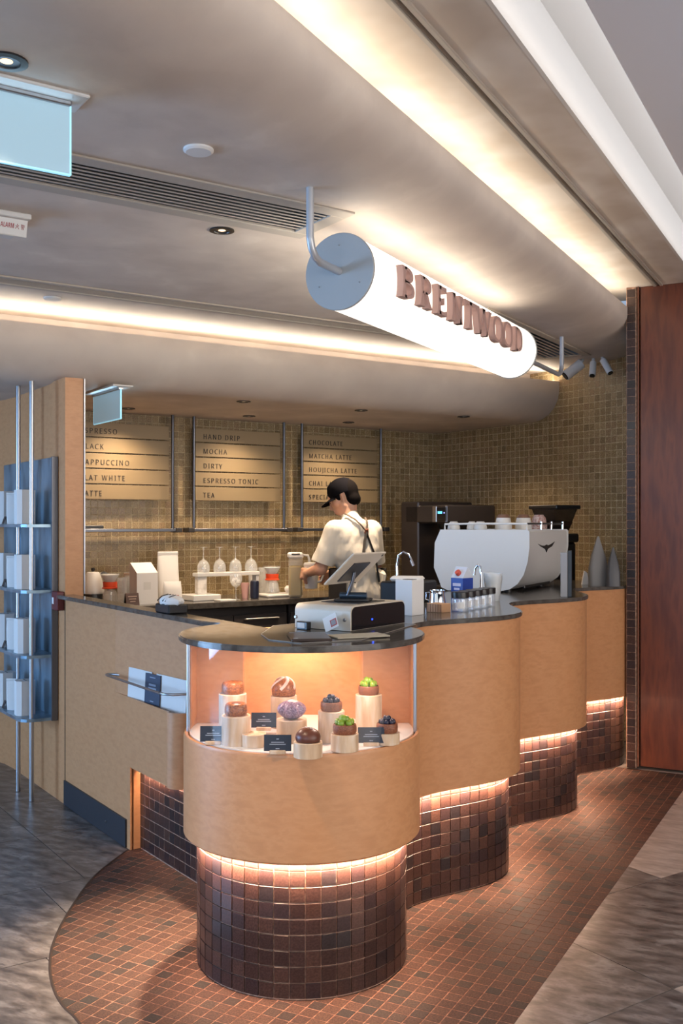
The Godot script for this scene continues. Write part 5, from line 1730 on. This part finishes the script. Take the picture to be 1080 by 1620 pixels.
	part("gable", MB.new().prism(PackedVector2Array([Vector2(-0.0375, 0.12), Vector2(0.0375, 0.12), Vector2(0.01, 0.158), Vector2(0.004, 0.172), Vector2(-0.004, 0.172), Vector2(-0.01, 0.158)]), -0.037, 0.037).mesh(0), mat(c("c4cad6"), 0.4), o, Transform3D(Basis(Vector3.UP, PI / 2), Vector3.ZERO))
	part("red_cap", MB.new().tube([Vector3(0.0, 0.138, 0.022), Vector3(0.0, 0.15, 0.034)], 0.014, 14).mesh(50), mat(c("c2503f"), 0.4), o)
	var bb := MB.new()
	for k in [[0.0, 0.088, 0.05, 0.014], [0.0, 0.068, 0.034, 0.01]]:
		bb.box(Vector3(k[0], k[1], 0.038), Vector3(k[2], k[3], 0.001))
	part("print", bb.mesh(0), mat(c("cfc6d8"), 0.5), o)
	o = thing("cup_stack", "tall stack of clear plastic cups behind the glass jars", "cup stack", ct(-1.665, -4.72))
	for k in 6:
		part("cup", MB.new().lathe(PackedVector2Array([Vector2(0.032, 0), Vector2(0.045, 0.1), Vector2(0.0465, 0.103), Vector2(0.0465, 0.106)]), 26).mesh(50), clear(Color(0.9, 0.92, 0.93), 0.3, 0.15), o, T3(0, 0.006 * k, 0))
	o = thing("chrome_tap", "slim chrome swan neck tap between milk carton and cup stack", "tap", ct(-1.79, -4.86))
	part("neck", MB.new().tube([Vector3(0.012, 0.0, 0), Vector3(0.012, 0.12, 0), Vector3(0.006, 0.16, 0), Vector3(-0.006, 0.166, 0), Vector3(-0.02, 0.15, 0), Vector3(-0.024, 0.115, 0)], 0.006, 12).mesh(60), M.chrome, o)
	part("collar", MB.new().lathe(PackedVector2Array([Vector2(0, 0), Vector2(0.015, 0), Vector2(0.012, 0.012), Vector2(0, 0.014)]), 18).mesh(40), M.chrome, o, T3(0.012, 0, 0))
	espresso_machine()
	# upright grey block and bags at the far end
	o = thing("metal_stand", "upright grey metal block at the counter edge beside the espresso machine", "stand", ct(-1.425, -5.13, 0.27))
	part("plate", MB.new().box(Vector3(0, 0.115, 0), Vector3(0.035, 0.23, 0.04), 0.002).mesh(0), mat(c("8d8d90"), 0.6), o)
	part("back", MB.new().box(Vector3(0.029, 0.12, -0.01), Vector3(0.022, 0.24, 0.04), 0.002).mesh(0), M.black, o)
	for k in [[-1.50, -6.16, 0.058, 0.30, "tall grey pointed coffee bag at the far counter end"], [-1.40, -6.12, 0.04, 0.235, "darker coffee bag between the pointed bag and the mahogany frame"]]:
		var b := MB.new()
		var h: float = k[3]
		pouch_rows(b, [[0.0, k[2], 0.035], [h * 0.35, k[2], 0.033], [h * 0.6, k[2] * 0.75, 0.022], [h * 0.85, k[2] * 0.35, 0.008], [h, k[2] * 0.1, 0.003]])
		o = thing("coffee_bag", k[4], "bag", ct(k[0], k[1], 0.5))
		part("bag", b.mesh(50), mat(c("6f6d6c") if h > 0.25 else c("47474b"), 0.45), o)
		part("seam", MB.new().box(Vector3(0, h * 0.5, 0.0), Vector3(0.003, h * 0.9, 0.003)).mesh(0), mat(c("a3a09e"), 0.5), o)
	single("small_pouch", MB.new().prism(PackedVector2Array([Vector2(-0.022, 0), Vector2(0.022, 0), Vector2(0.012, 0.07), Vector2(-0.006, 0.085)]), -0.012, 0.012).mesh(0), M.paper, "tiny white pouch at the foot of the pointed grey bag", "pouch", ct(-1.60, -6.24, 0.5))
	# brochures in the pocket of the left front
	var lean := Basis(Vector3.UP, 0.095) * Basis(Vector3.RIGHT, -0.05)
	single("brochure", MB.new().box(Vector3(), Vector3(0.22, 0.2, 0.0025)).mesh(0), M.paper, "white brochure at the left of the pocket behind the steel rail", "brochure", Transform3D(BACK * lean, W(0.965, 0.735, 0.019)))
	single("brochure", MB.new().box(Vector3(), Vector3(0.26, 0.2, 0.0025)).mesh(0), M.paper, "wide white brochure at the right of the pocket nearest the display case", "brochure", Transform3D(BACK * lean, W(1.25, 0.735, 0.043)))
	o = thing("dark_leaflet", "dark blue leaflet with pale lines standing between the white brochures", "leaflet", Transform3D(BACK * lean, W(1.10, 0.73, 0.022)))
	part("sheet", MB.new().box(Vector3(), Vector3(0.135, 0.2, 0.0025)).mesh(0), mat(c("27324a"), 0.5), o)
	bb = MB.new()
	for k in [[0.085, 0.05, 0.004], [0.052, 0.06, 0.009], [0.036, 0.07, 0.009], [0.024, 0.05, 0.004], [-0.02, 0.03, 0.004]]:
		bb.box(Vector3(0, k[0], 0.002), Vector3(k[1], k[2], 0.001))
	part("print", bb.mesh(0), mat(c("8c97ab"), 0.6), o)
	# fire alarm call point on the wall end
	o = thing("fire_alarm_box", "small dark red call point box on the birch wall edge", "alarm", Transform3D(BACK, W(-0.055, 1.085, -0.001)))
	part("case", MB.new().box(Vector3(0, 0, 0.02), Vector3(0.09, 0.1, 0.04), 0.004).mesh(0), mat(c("5e2126"), 0.4), o)
	part("label", MB.new().box(Vector3(-0.02, 0, 0.041), Vector3(0.026, 0.035, 0.002)).mesh(0), M.paper, o)


func espresso_machine() -> void:
	var o := thing("espresso_machine", "big white espresso machine with curved sides and a black bird emblem", "coffee machine", ct(-1.925, -5.66))
	# side outline seen along z: upright on the guest side, curving under at the bottom
	var side := PackedVector2Array([Vector2(-0.255, 0.06), Vector2(-0.285, 0.13), Vector2(-0.28, 0.27), Vector2(-0.245, 0.345), Vector2(0.262, 0.345), Vector2(0.272, 0.335), Vector2(0.272, 0.25), Vector2(0.262, 0.17), Vector2(0.24, 0.10), Vector2(0.205, 0.05), Vector2(0.16, 0.02), Vector2(0.10, 0.006), Vector2(-0.2, 0.004), Vector2(-0.24, 0.02)])
	part("end_panel", MB.new().prism(side, 0.372, 0.39).mesh(35), M.white, o)
	part("end_panel", MB.new().prism(side, -0.39, -0.372).mesh(35), M.white, o)
	var back := []
	for k in range(4, 12):
		back.append(Vector2(side[k].x * 0.985, 0.01 + (side[k].y - 0.01) * 0.985))
	var bp := PackedVector2Array(back)
	bp.append(Vector2(0.08, 0.05))
	bp.append(Vector2(-0.2, 0.06))
	bp.append(Vector2(-0.2, 0.33))
	part("back_panel", MB.new().prism(bp, -0.372, 0.372).mesh(35), M.white, o)
	part("works", MB.new().box(Vector3(-0.13, 0.2, 0), Vector3(0.2, 0.24, 0.7), 0.01).mesh(0), M.steel_dark, o)
	for z in [-0.2, 0.05, 0.28]:
		part("group_head", MB.new().lathe(PackedVector2Array([Vector2(0, 0.13), Vector2(0.035, 0.13), Vector2(0.04, 0.2), Vector2(0, 0.2)]), 20).mesh(35), M.chrome, o, T3(-0.27, 0, z))
	for sx in [-0.18, 0.12]:
		for z in [-0.3, 0.3]:
			part("foot", MB.new().lathe(PackedVector2Array([Vector2(0, -0.0), Vector2(0.022, 0), Vector2(0.018, 0.03), Vector2(0, 0.03)]), 16).mesh(35), M.black, o, T3(sx, 0, z))
	part("drip_tray", MB.new().box(Vector3(0.02, 0.025, -0.1), Vector3(0.3, 0.03, 0.5), 0.004).mesh(0), M.black, o)
	# cup rail on top
	part("cup_rail", MB.new().tube([Vector3(-0.23, 0.345, 0.36), Vector3(-0.23, 0.375, 0.36), Vector3(-0.05, 0.378, 0.36), Vector3(0.25, 0.378, 0.36), Vector3(0.25, 0.345, 0.36)], 0.006, 10).mesh(60), M.white, o)
	part("side_rail", MB.new().tube([Vector3(0.25, 0.378, 0.36), Vector3(0.25, 0.378, -0.36)], 0.005, 10).mesh(60), M.steel_dark, o)
	for z in [-0.34, -0.1, 0.1]:
		part("rail_post", MB.new().tube([Vector3(0.25, 0.345, z), Vector3(0.25, 0.39, z)], 0.007, 10).mesh(60), M.chrome, o)
	# emblem: a bird with spread wings
	var w := PackedVector2Array([Vector2(-0.085, 0.024), Vector2(-0.05, 0.012), Vector2(-0.016, 0.01), Vector2(-0.006, 0.016), Vector2(0.004, 0.017), Vector2(0.012, 0.01), Vector2(0.045, 0.018), Vector2(0.085, 0.034), Vector2(0.055, 0.002), Vector2(0.022, -0.008), Vector2(0.01, -0.016), Vector2(0.0, -0.034), Vector2(-0.01, -0.016), Vector2(-0.024, -0.008), Vector2(-0.055, 0.004)])
	part("bird_emblem", MB.new().prism(w, 0.0, 0.004).mesh(0), M.black, o, Transform3D(Basis(Vector3.UP, PI / 2) * Basis().scaled(Vector3(1.9, 0.85, 1)), Vector3(0.267, 0.245, 0.06)))
	# cups on top
	var at := [[-0.2, 0.3, 0.036, "small white cup at the left end of the machine top"], [-0.04, 0.3, 0.038, "pink white cup in the middle of the machine top"], [-0.11, 0.25, 0.03, "tiny white cup beside the pink white cup on the machine"]]
	for k in at:
		cup_on(o, k[0], k[1], k[2], 0.045, k[3], M.white, "cups on the espresso machine")
	var speck := mat(c("c9b9b4"), 0.4, 0.0, ntex(81, 0.04, [c("9a4a45"), c("d8cfcb"), c("efeae6")], [0.25, 0.42, 0.8], 256, 3), Vector3(7, 7, 7))
	var tall := [[0.06, 0.2, "large cup with a brown rim, left of the big three on the machine"], [0.13, 0.05, "large cup with a brown rim, middle of the big three on the machine"], [0.17, -0.12, "large red speckled cup, right of the big three on the machine"]]
	for k in tall:
		cup_on(o, k[0], k[1], 0.048, 0.085, k[2], M.white if k[1] > 0.0 else speck, "cups on the espresso machine", k[1] > 0.0)


func cup_on(o: Node3D, x: float, z: float, r: float, h: float, label: String, m: Material, group: String, rim := false) -> void:
	var t := thing("upturned_cup", label, "cup", o.transform * T3(x, 0.3455, z), group)
	part("cup", MB.new().lathe(PackedVector2Array([Vector2(r - 0.002, 0), Vector2(r, 0), Vector2(r * 0.98, h * 0.3), Vector2(r * 0.8, h * 0.8), Vector2(r * 0.6, h * 0.92), Vector2(r * 0.55, h), Vector2(r * 0.48, h), Vector2(r * 0.46, h * 0.95), Vector2(0, h * 0.94)]), 26).mesh(40), m, t)
	if rim:
		part("brown_foot", MB.new().lathe(PackedVector2Array([Vector2(r * 0.83, h * 0.78), Vector2(r * 0.63, h * 0.93), Vector2(r * 0.57, h * 1.01), Vector2(r * 0.46, h * 1.01)]), 26).mesh(40), mat(c("6f5040"), 0.5), t)


# ---------- the barista ----------
# bones [from, to, radius, radius] joined by a smooth minimum and meshed as surface nets
func flesh(b: MB, bones: Array, cell: float, k: float) -> void:
	var lo := Vector3(1e9, 1e9, 1e9)
	var hi := -lo
	for q in bones:
		var m := maxf(q[2], q[3]) + k * 2.0 + cell * 2.0
		for e in 2:
			lo = lo.min(q[e] - Vector3(m, m, m))
			hi = hi.max(q[e] + Vector3(m, m, m))
	var n := Vector3i(((hi - lo) / cell).ceil()) + Vector3i.ONE
	var sum := PackedFloat32Array()
	sum.resize(n.x * n.y * n.z)
	for q in bones:
		var a: Vector3 = q[0]
		var ab: Vector3 = q[1] - a
		var ll := maxf(ab.length_squared(), 1e-9)
		var m := maxf(q[2], q[3]) + k * 3.0 + cell
		var i0 := Vector3i(((a.min(q[1]) - Vector3(m, m, m) - lo) / cell).floor()).max(Vector3i.ZERO)
		var i1 := Vector3i(((a.max(q[1]) + Vector3(m, m, m) - lo) / cell).ceil()).min(n - Vector3i.ONE)
		for z in range(i0.z, i1.z + 1):
			for y in range(i0.y, i1.y + 1):
				for x in range(i0.x, i1.x + 1):
					var p := lo + Vector3(x, y, z) * cell
					var t := clampf((p - a).dot(ab) / ll, 0.0, 1.0)
					var d := p.distance_to(a + ab * t) - lerpf(q[2], q[3], t)
					if d < k * 4.0:
						sum[x + n.x * (y + n.y * z)] += exp(-d / k)
	# inside where sum > 1
	var vert := {}
	var off := [Vector3i(0, 0, 0), Vector3i(1, 0, 0), Vector3i(0, 1, 0), Vector3i(1, 1, 0), Vector3i(0, 0, 1), Vector3i(1, 0, 1), Vector3i(0, 1, 1), Vector3i(1, 1, 1)]
	var step := [0, 1, n.x, n.x + 1, n.x * n.y, n.x * n.y + 1, n.x * n.y + n.x, n.x * n.y + n.x + 1]
	var edges := [[0, 1], [2, 3], [4, 5], [6, 7], [0, 2], [1, 3], [4, 6], [5, 7], [0, 4], [1, 5], [2, 6], [3, 7]]
	for z in n.z - 1:
		for y in n.y - 1:
			var base := n.x * (y + n.y * z)
			for x in n.x - 1:
				var i0 := base + x
				var c0 := 0
				for e in 8:
					if sum[i0 + step[e]] > 1.0:
						c0 += 1
				if c0 == 0 or c0 == 8:
					continue
				var acc := Vector3()
				var cnt := 0
				for e in edges:
					var f0 := sum[i0 + step[e[0]]]
					var f1 := sum[i0 + step[e[1]]]
					if (f0 > 1.0) != (f1 > 1.0):
						var d0 := -k * log(maxf(f0, 1e-9))
						var d1 := -k * log(maxf(f1, 1e-9))
						var t := clampf(d0 / (d0 - d1), 0.0, 1.0)
						acc += Vector3(off[e[0]]).lerp(Vector3(off[e[1]]), t)
						cnt += 1
				vert[i0] = lo + (Vector3(x, y, z) + acc / cnt) * cell
	var sx := 1
	var sy := n.x
	var sz := n.x * n.y
	for i0 in vert:
		var f0: bool = sum[i0] > 1.0
		for ax in 3:
			var s: int = [sx, sy, sz][ax]
			var u: int = [sy, sz, sx][ax]
			var w: int = [sz, sx, sy][ax]
			if i0 + s >= sum.size() or f0 == (sum[i0 + s] > 1.0):
				continue
			if not (vert.has(i0 - u) and vert.has(i0 - w) and vert.has(i0 - u - w)):
				continue
			if f0:
				b.quad(vert[i0 - u - w], vert[i0 - w], vert[i0], vert[i0 - u])
			else:
				b.quad(vert[i0 - u - w], vert[i0 - u], vert[i0], vert[i0 - w])


func hand_bones(wrist: Vector3, dir: Vector3, palm: Vector3, side: float, curl: float) -> Array:
	# dir: along the fingers; palm: the way the palm faces; the thumb leaves on the side that side * (dir x palm) points to
	var d := dir.normalized()
	var f := (palm - d * palm.dot(d)).normalized()
	var s := d.cross(f) * side
	var out := [[wrist - d * 0.03, wrist + d * 0.012, 0.027, 0.026]]
	var lens := [0.07, 0.08, 0.074, 0.058]
	for k in 4:
		var root := wrist + d * 0.085 + s * (0.03 - 0.02 * k)
		out.append([wrist + d * 0.015 + s * (0.018 - 0.012 * k), root, 0.017, 0.0115])
		var p := root
		var g := d
		for j in 3:
			g = (g * cos(curl) + (f - g * f.dot(g)).normalized() * sin(curl)).normalized()
			var q: Vector3 = p + g * lens[k] * [0.45, 0.32, 0.23][j]
			out.append([p, q, 0.0098 - 0.001 * j, 0.0092 - 0.001 * j])
			p = q
	var tb := wrist + d * 0.025 + s * 0.028
	var t1 := tb + (d * 0.5 + s * 0.7 + f * 0.4).normalized() * 0.042
	var t2 := t1 + (d * 0.7 + s * 0.1 + f * 0.7).normalized() * 0.032
	out.append([wrist + d * 0.01 + s * 0.015, tb, 0.018, 0.015])
	out.append([tb, t1, 0.014, 0.0115])
	out.append([t1, t2, 0.0112, 0.0095])
	return out


func person() -> void:
	var skin := mat(c("c0927a"), 0.55)
	skin.subsurf_scatter_enabled = true
	skin.subsurf_scatter_strength = 0.15
	var shirt := mat(c("cdc8be"), 0.85, 0.0, null, Vector3(6, 6, 6), bump(91, 0.01, 4.0), 0.35)
	var cloth := mat(c("221f1f"), 0.9)
	var felt := mat(c("0f0f13"), 0.95)
	felt.metallic_specular = 0.12
	var hairm := mat(c("0d0b0c"), 0.85)
	hairm.metallic_specular = 0.15
	var leather := mat(c("8a4a30"), 0.5)
	# local frame: -z is the way the barista faces (the back wall), +x their right hand
	var o := thing("person", "barista in white t-shirt, dark cap and crossed apron straps working at back counter", "person", Transform3D(Basis(Vector3.UP, PHI * -1.0 + PI / 2), W(-0.40, 0.0, 2.18)))
	var hc := Vector3(-0.025, 1.675, -0.135)
	var fd := Vector3(-0.62, -0.42, -0.66).normalized()
	var ls := Vector3(-0.165, 1.452, -0.05)
	var rs := Vector3(0.165, 1.452, -0.05)
	var le := Vector3(-0.24, 1.19, -0.10)
	var re := Vector3(0.235, 1.19, -0.12)
	var lw := Vector3(-0.235, 1.155, -0.28)
	var rw := Vector3(0.06, 1.14, -0.34)
	var bones := [
		[Vector3(0, 0.98, 0), Vector3(0, 1.2, -0.02), 0.105, 0.095], [Vector3(0, 1.2, -0.02), Vector3(0, 1.38, -0.04), 0.095, 0.095],
		[Vector3(-0.07, 1.38, -0.045), Vector3(0.07, 1.38, -0.045), 0.08, 0.08], [ls, rs, 0.045, 0.045],
		[Vector3(0, 1.44, -0.06), Vector3(-0.01, 1.58, -0.1), 0.062, 0.054],
		[ls, le, 0.044, 0.039], [le, lw, 0.041, 0.027], [rs, re, 0.044, 0.039], [re, rw, 0.041, 0.027],
		[Vector3(-0.085, 0.95, 0), Vector3(-0.1, 0.5, -0.01), 0.088, 0.056], [Vector3(-0.1, 0.5, -0.01), Vector3(-0.105, 0.08, 0.03), 0.055, 0.038],
		[Vector3(0.085, 0.95, 0), Vector3(0.1, 0.5, -0.01), 0.088, 0.056], [Vector3(0.1, 0.5, -0.01), Vector3(0.105, 0.08, 0.03), 0.055, 0.038],
		[Vector3(-0.105, 0.06, 0.04), Vector3(-0.11, 0.035, -0.14), 0.038, 0.03], [Vector3(0.105, 0.06, 0.04), Vector3(0.11, 0.035, -0.14), 0.038, 0.03],
	]
	var body := MB.new()
	flesh(body, bones, 0.014, 0.012)
	# head with a face, on its own finer grid
	var sd := fd.cross(Vector3.UP).normalized()
	var upv := sd.cross(fd).normalized()
	var H := func(r: float, y: float, f: float) -> Vector3: return hc + sd * r + upv * y + fd * f
	var head := [
		[H.call(0, 0.03, -0.035), H.call(0, 0.035, 0.02), 0.082, 0.078], [H.call(0, -0.03, 0.035), H.call(0, -0.075, 0.055), 0.058, 0.034],
		[H.call(-0.03, -0.01, 0.045), H.call(0.03, -0.01, 0.045), 0.042, 0.042], [H.call(0, 0.012, 0.092), H.call(0, -0.03, 0.108), 0.009, 0.0135],
		[H.call(-0.017, -0.056, 0.088), H.call(0.017, -0.056, 0.088), 0.0085, 0.0085], [H.call(-0.015, -0.07, 0.084), H.call(0.015, -0.07, 0.084), 0.009, 0.009],
		[H.call(-0.035, 0.025, 0.083), H.call(0.035, 0.025, 0.083), 0.012, 0.012], [H.call(0, -0.02, -0.03), Vector3(-0.01, 1.56, -0.09), 0.058, 0.054],
	]
	for sg in [-1.0, 1.0]:
		head.append([H.call(sg * 0.076, -0.02, -0.008), H.call(sg * 0.083, 0.022, -0.018), 0.010, 0.014])
		head.append([H.call(sg * 0.05, -0.05, 0.01), H.call(sg * 0.03, -0.08, 0.045), 0.03, 0.025])
	flesh(body, head, 0.005, 0.007)
	flesh(body, hand_bones(lw, Vector3(0.15, -0.1, -1), Vector3(0.9, -0.2, 0.1), 1.0, 0.6), 0.0034, 0.003)
	flesh(body, hand_bones(rw, Vector3(-0.5, -0.2, -1), Vector3(-0.6, -0.6, 0.2), -1.0, 0.5), 0.0034, 0.003)
	part("body", body.mesh(180), skin, o)
	for sg in [-1.0, 1.0]:
		var e := part("eye", MB.new().blob(H.call(sg * 0.031, 0.006, 0.083), Vector3(0.011, 0.008, 0.011), 12, 8).mesh(60), mat(c("cfc8c2"), 0.2), o)
		part("iris", MB.new().blob(H.call(sg * 0.031, 0.004, 0.0915), Vector3(0.005, 0.005, 0.004), 10, 6).mesh(60), mat(c("2a1a14"), 0.2), e)
		part("eyebrow", MB.new().tube([H.call(sg * 0.016, 0.028, 0.096), H.call(sg * 0.032, 0.034, 0.094), H.call(sg * 0.048, 0.028, 0.084)], 0.0035, 6).mesh(60), M.black, o)
	# t-shirt with loose half sleeves
	var ts := [
		[Vector3(0, 1.02, 0.0), Vector3(0, 1.22, -0.015), 0.135, 0.13], [Vector3(-0.05, 1.0, 0.0), Vector3(0.05, 1.0, 0.0), 0.13, 0.13],
		[Vector3(-0.07, 1.3, -0.035), Vector3(0.07, 1.3, -0.035), 0.112, 0.112], [Vector3(-0.085, 1.39, -0.042), Vector3(0.085, 1.39, -0.042), 0.098, 0.098],
		[ls + Vector3(0.02, 0, 0), rs - Vector3(0.02, 0, 0), 0.068, 0.068], [Vector3(0, 1.47, -0.05), Vector3(-0.004, 1.545, -0.08), 0.09, 0.06],
		[ls, ls.lerp(le, 0.88), 0.062, 0.074], [rs, rs.lerp(re, 0.88), 0.062, 0.074],
	]
	var tm := MB.new()
	flesh(tm, ts, 0.012, 0.013)
	var folds := FastNoiseLite.new()
	folds.seed = 5
	folds.frequency = 7.0
	for k in tm.p.size():
		var q := tm.p[k]
		var s := folds.get_noise_3d(q.x * 1.4, q.y * 0.55 + absf(q.x) * 0.8, q.z * 1.4) * 0.015
		q += Vector3(q.x, 0, q.z + 0.03).normalized() * s
		# sleeves end in a flat hem
		for e in [[ls, le], [rs, re]]:
			var d: Vector3 = (e[1] - e[0]).normalized()
			var hem: Vector3 = e[0].lerp(e[1], 0.86)
			var over := (q - hem).dot(d)
			if over > 0.0 and absf(q.x) > 0.15:
				q -= d * over
		tm.p[k] = q
	part("shirt", tm.mesh(180), shirt, o)
	# straps lie on the back of the shirt: z of its outermost point near (x, y)
	var onto := func(x: float, y: float) -> Vector3:
		var best := -1.0
		for q in tm.p:
			if absf(q.x - x) < 0.016 and absf(q.y - y) < 0.016 and q.z > best:
				best = q.z
		return Vector3(x, y, best + 0.006)
	var along := func(pts: Array) -> Array:
		var out := []
		for i in pts.size() - 1:
			for j in 5:
				var v: Vector2 = pts[i].lerp(pts[i + 1], j / 5.0)
				out.append(onto.call(v.x, v.y))
		out.append(onto.call(pts[-1].x, pts[-1].y))
		return out
	var tr := MB.new()
	flesh(tr, [[Vector3(-0.085, 0.95, 0), Vector3(-0.1, 0.5, -0.01), 0.105, 0.078], [Vector3(-0.1, 0.5, -0.01), Vector3(-0.105, 0.1, 0.03), 0.078, 0.07], [Vector3(0.085, 0.95, 0), Vector3(0.1, 0.5, -0.01), 0.105, 0.078], [Vector3(0.1, 0.5, -0.01), Vector3(0.105, 0.1, 0.03), 0.078, 0.07], [Vector3(-0.06, 0.98, 0), Vector3(0.06, 0.98, 0), 0.118, 0.118]], 0.016, 0.014)
	part("trousers", tr.mesh(180), cloth, o)
	for sg in [-1.0, 1.0]:
		var sh := MB.new()
		flesh(sh, [[Vector3(sg * 0.105, 0.06, 0.05), Vector3(sg * 0.112, 0.042, -0.16), 0.05, 0.04], [Vector3(sg * 0.105, 0.02, 0.05), Vector3(sg * 0.112, 0.02, -0.17), 0.02, 0.02]], 0.012, 0.01)
		part("shoe", sh.mesh(180), M.black, o)
	# apron: front sheet wrapped round the hips, straps crossed on the back with a leather patch
	var ap := PackedVector2Array()
	for k in 25:
		var g := deg_to_rad(-35.0 + 250.0 * k / 24.0)
		ap.append(Vector2(cos(g) * 0.2, -sin(g) * 0.178 - 0.0))
	part("apron", MB.new().wall(ap, 0.55, 1.19, 0.006).mesh(40), cloth, o)
	var cr: Vector3 = onto.call(0.035, 1.445)
	var strap := mat(c("55473d"), 0.7)
	part("strap", MB.new().tube(along.call([Vector2(-0.068, 1.565), Vector2(-0.03, 1.51), Vector2(0.035, 1.445)]), 0.0075, 8, false, 0.7).mesh(60), strap, o)
	part("strap", MB.new().tube(along.call([Vector2(0.062, 1.54), Vector2(0.05, 1.49), Vector2(0.035, 1.445)]), 0.0075, 8, false, 0.7).mesh(60), strap, o)
	part("leather_patch", MB.new().box(cr, Vector3(0.03, 0.036, 0.012), 0.004, Basis(Vector3.RIGHT, 0.12)).mesh(0), leather, o)
	part("strap", MB.new().tube(along.call([Vector2(0.035, 1.445), Vector2(-0.03, 1.28), Vector2(-0.1, 1.1)]), 0.0095, 8, false, 0.6).mesh(60), cloth, o)
	part("strap", MB.new().tube(along.call([Vector2(0.035, 1.445), Vector2(0.075, 1.28), Vector2(0.1, 1.1)]), 0.0095, 8, false, 0.6).mesh(60), cloth, o)
	# hair and cap
	var hr := MB.new()
	flesh(hr, [[H.call(0, 0.04, -0.035), H.call(0, 0.05, 0.01), 0.088, 0.084], [H.call(-0.03, -0.035, -0.062), H.call(0.03, -0.035, -0.062), 0.045, 0.045], [H.call(-0.074, 0.03, 0.02), H.call(-0.074, 0.0, 0.018), 0.012, 0.008], [H.call(0.074, 0.03, 0.02), H.call(0.074, 0.0, 0.018), 0.012, 0.008]], 0.007, 0.008)
	part("hair", hr.mesh(180), hairm, o)
	var cap := MB.new()
	cap.xf = Transform3D(Basis(sd, upv, -fd), H.call(0, 0.038, -0.008))
	var cp := PackedVector2Array([Vector2(0.101, -0.012), Vector2(0.103, 0.01), Vector2(0.099, 0.04), Vector2(0.085, 0.073), Vector2(0.056, 0.095), Vector2(0.02, 0.105), Vector2(0, 0.106)])
	cap.lathe(cp, 32)
	var pc := part("cap", cap.mesh(50), felt, o)
	var br := MB.new()
	br.xf = cap.xf
	for k in 14:
		var g0 := PI * 0.14 + PI * 0.72 * k / 14.0
		var g1 := PI * 0.14 + PI * 0.72 * (k + 1) / 14.0
		var V := func(g: float, r: float, y: float) -> Vector3: return Vector3(cos(g) * r, y, -sin(g) * r)
		var L := func(g: float) -> float: return 0.1 + 0.075 * pow(sin((g - PI * 0.14) / (PI * 0.72) * PI), 0.6)
		for yy in [[-0.006, 1.0], [-0.011, -1.0]]:
			var a0: Vector3 = V.call(g0, 0.098, yy[0])
			var b0: Vector3 = V.call(g1, 0.098, yy[0])
			var b1: Vector3 = V.call(g1, L.call(g1), yy[0] - 0.022)
			var a1: Vector3 = V.call(g0, L.call(g0), yy[0] - 0.022)
			if yy[1] > 0:
				br.quad(a0, a1, b1, b0)
			else:
				br.quad(a0, b0, b1, a1)
		br.quad(V.call(g0, L.call(g0), -0.028), V.call(g0, L.call(g0), -0.033), V.call(g1, L.call(g1), -0.033), V.call(g1, L.call(g1), -0.028))
	part("brim", br.mesh(30), felt, pc)
	# wrist watch, and the white jug in the left hand
	part("bracelet", MB.new().lathe(PackedVector2Array([Vector2(0.029, -0.006), Vector2(0.031, 0.0), Vector2(0.029, 0.006)]), 20).mesh(60), M.steel, o, Transform3D(Basis(Vector3.RIGHT, PI / 2), lw + Vector3(0, 0.002, 0.03)))
	var jg := thing("white_jug", "white plastic jug held in the barista's left hand", "jug", o.transform * T3(-0.16, 1.04, -0.345, 2.6))
	part("body", MB.new().lathe(PackedVector2Array([Vector2(0, 0), Vector2(0.042, 0), Vector2(0.045, 0.01), Vector2(0.05, 0.15), Vector2(0.055, 0.17), Vector2(0.052, 0.17), Vector2(0.047, 0.15), Vector2(0.042, 0.012), Vector2(0, 0.006)]), 28).mesh(40), M.white, jg)
	part("lid", MB.new().lathe(PackedVector2Array([Vector2(0, 0.172), Vector2(0.053, 0.17), Vector2(0.05, 0.182), Vector2(0, 0.186)]), 28).mesh(40), M.white, jg)
	part("handle", MB.new().tube([Vector3(-0.048, 0.15, 0), Vector3(-0.08, 0.145, 0), Vector3(-0.085, 0.09, 0), Vector3(-0.07, 0.05, 0), Vector3(-0.044, 0.045, 0)], 0.008, 10).mesh(60), M.white, jg)
